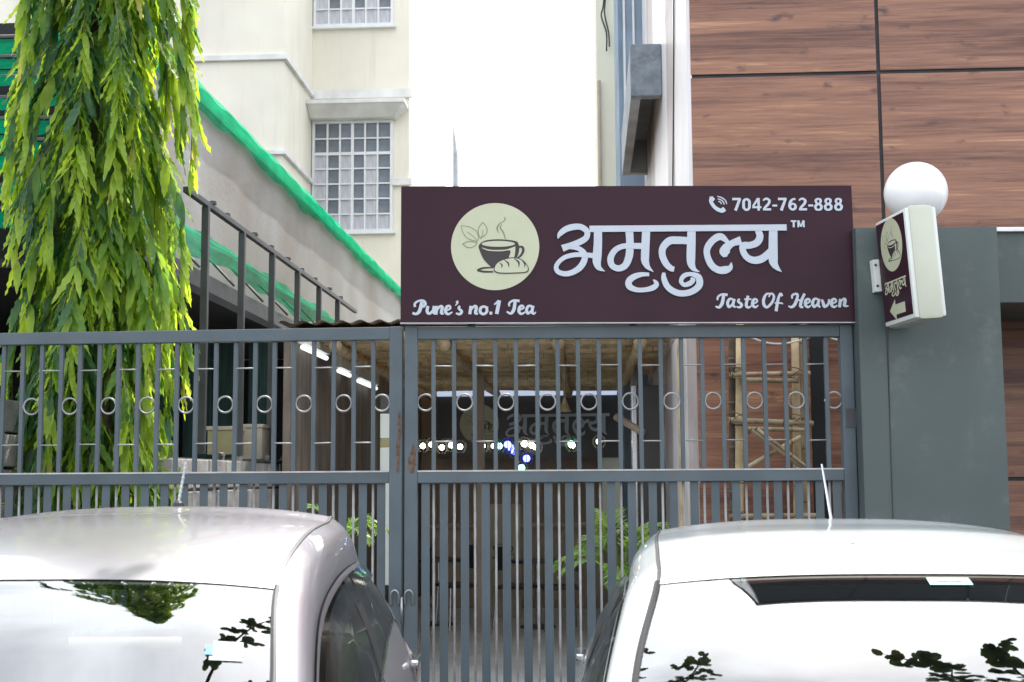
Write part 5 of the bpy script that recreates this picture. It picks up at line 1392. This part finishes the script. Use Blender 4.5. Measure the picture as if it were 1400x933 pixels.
    for sx in (-0.36, 0.36):
        b = MB(); b.cbox((sx - 0.24, 1.75, 0.40), (sx + 0.24, 2.25, 0.55), 0.05); st = b.build('seat', 'upholstery', root, M=M); smooth_by_angle(st, 60)
        b = MB(); b.cbox((sx - 0.22, 2.2, 0.5), (sx + 0.22, 2.33, 1.08), 0.06); smooth_by_angle(b.build('backrest', 'upholstery', st, M=M), 60)
        b = MB(); b.cbox((sx - 0.12, 2.25, 1.11), (sx + 0.12, 2.34, 1.30), 0.04); smooth_by_angle(b.build('headrest', 'upholstery', st, M=M), 60)
    b = MB(); b.cbox((-0.62, 2.75, 0.4), (0.62, 3.2, 0.56), 0.05); b.cbox((-0.62, 3.15, 0.5), (0.62, 3.3, 1.12), 0.06); smooth_by_angle(b.build('rear_bench', 'upholstery', root, M=M), 60)
    b = MB(); b.tube([(0.36 + 0.17*math.cos(a), 1.56 + 0.05*math.sin(a), 0.93 + 0.16*math.sin(a)) for a in [2*math.pi*i/24 for i in range(24)]], 0.014, 6, closed=True); b.tube([(0.36, 1.56, 0.93), (0.36, 1.40, 0.86)], 0.03, 8); b.build('steering_wheel', 'black_trim', root, M=M)
    p = top_pt(3.75, 0.0); b = MB(); b.cbox((-0.11, p.y + 0.10, p.z - 0.13), (0.11, p.y + 0.13, p.z - 0.06), 0.012); b.build('rear_view_mirror', 'black_trim', root, M=M)
    return root, M, top_pt, roof, ws

# silver car
carL, ML, topL, roofL, wsL = car('silver lilac car with roof aerial parked nose out before the left gate leaf', (-1.13, 1.38, 0), R(0.5), 'silver_paint', 0.0)
p = topL(6.6, 0.04)
b = MB()
a0, a1 = p, p + Vector((0.012, 0.06, 0.155)); 
b.lathe([(0.001, -0.004), (0.022, -0.004), (0.018, 0.012), (0.008, 0.022), (0.001, 0.022)], 12, Matrix.Translation(p)); ae = b.build('aerial', 'black_trim', carL, M=ML)
b = MB(); pts = [a0.lerp(a1, t/60) for t in range(61)]; b.tube(pts, [0.0042 if (t // 3) % 2 else 0.0058 for t in range(61)], 7); b.build('aerial_mast', 'galvanised', ae, M=ML)
# white car
carR, MR_, topR, roofR, wsR = car('white car with dark reflection at windshield top parked nose out before the right gate leaf', (0.80, 1.46, 0), R(-5.0), 'white_paint', -0.052, wide=0.03, eh=-0.004, dh=0.022)
p = topR(5.0, -0.1); b = MB(); b.lathe([(0.0005, 0.003), (0.006, 0.001), (0.007, -0.002)], 8, Matrix.Translation(p)); b.build('washer_nozzle', 'black_trim', roofR, M=MR_)
p = topR(6.7, 0.05); b = MB(); b.tube([p, p + Vector((-0.018, 0.06, 0.19))], [0.006, 0.0035], 7); b.build('aerial', 'steel_post', carR, M=MR_)
# toll and permit stickers on the inside of the windshields
def sticker(top, M, ws, u0, u1, v0, v1, m, name='sticker', d=0.006):
    b = MB(); b.grid([[top(u0 + (u1-u0)*i/3, v0 + (v1-v0)*j/6) + Vector((0, 0, d*0.5)) for j in range(7)] for i in range(4)]); return b.build(name, m, ws, M=M)
sticker(topL, ML, wsL, 3.30, 3.42, 0.80, 0.90, 'sticker_white'); sticker(topL, ML, wsL, 3.31, 3.39, 0.775, 0.82, 'sticker_blue', d=0.005); sticker(topL, ML, wsL, 3.265, 3.295, 0.79, 0.90, 'sticker_white')
sticker(topR, MR_, wsR, 3.83, 3.93, 0.04, 0.20, 'sticker_teal'); sticker(topR, MR_, wsR, 3.865, 3.90, 0.075, 0.165, 'sticker_white', d=0.010)

# street tree: boughs reach over the parked cars
street_tree((-2.7, 0.3, 0), 6.5, [(-0.45, 4.05, 5.05), (-2.9, 3.4, 5.3), (0.1, 4.5, 4.8), (-0.45, 5.0, 4.6)], 'broad leaved street tree left of the viewpoint mirrored in the silver car windshield', 6)
street_tree((3.6, 0.6, 0), 6.5, [(1.75, 4.2, 4.7), (2.2, 4.35, 4.75), (2.75, 4.5, 4.7)], 'broad leaved street tree right of the viewpoint mirrored in the white car windshield', 9)
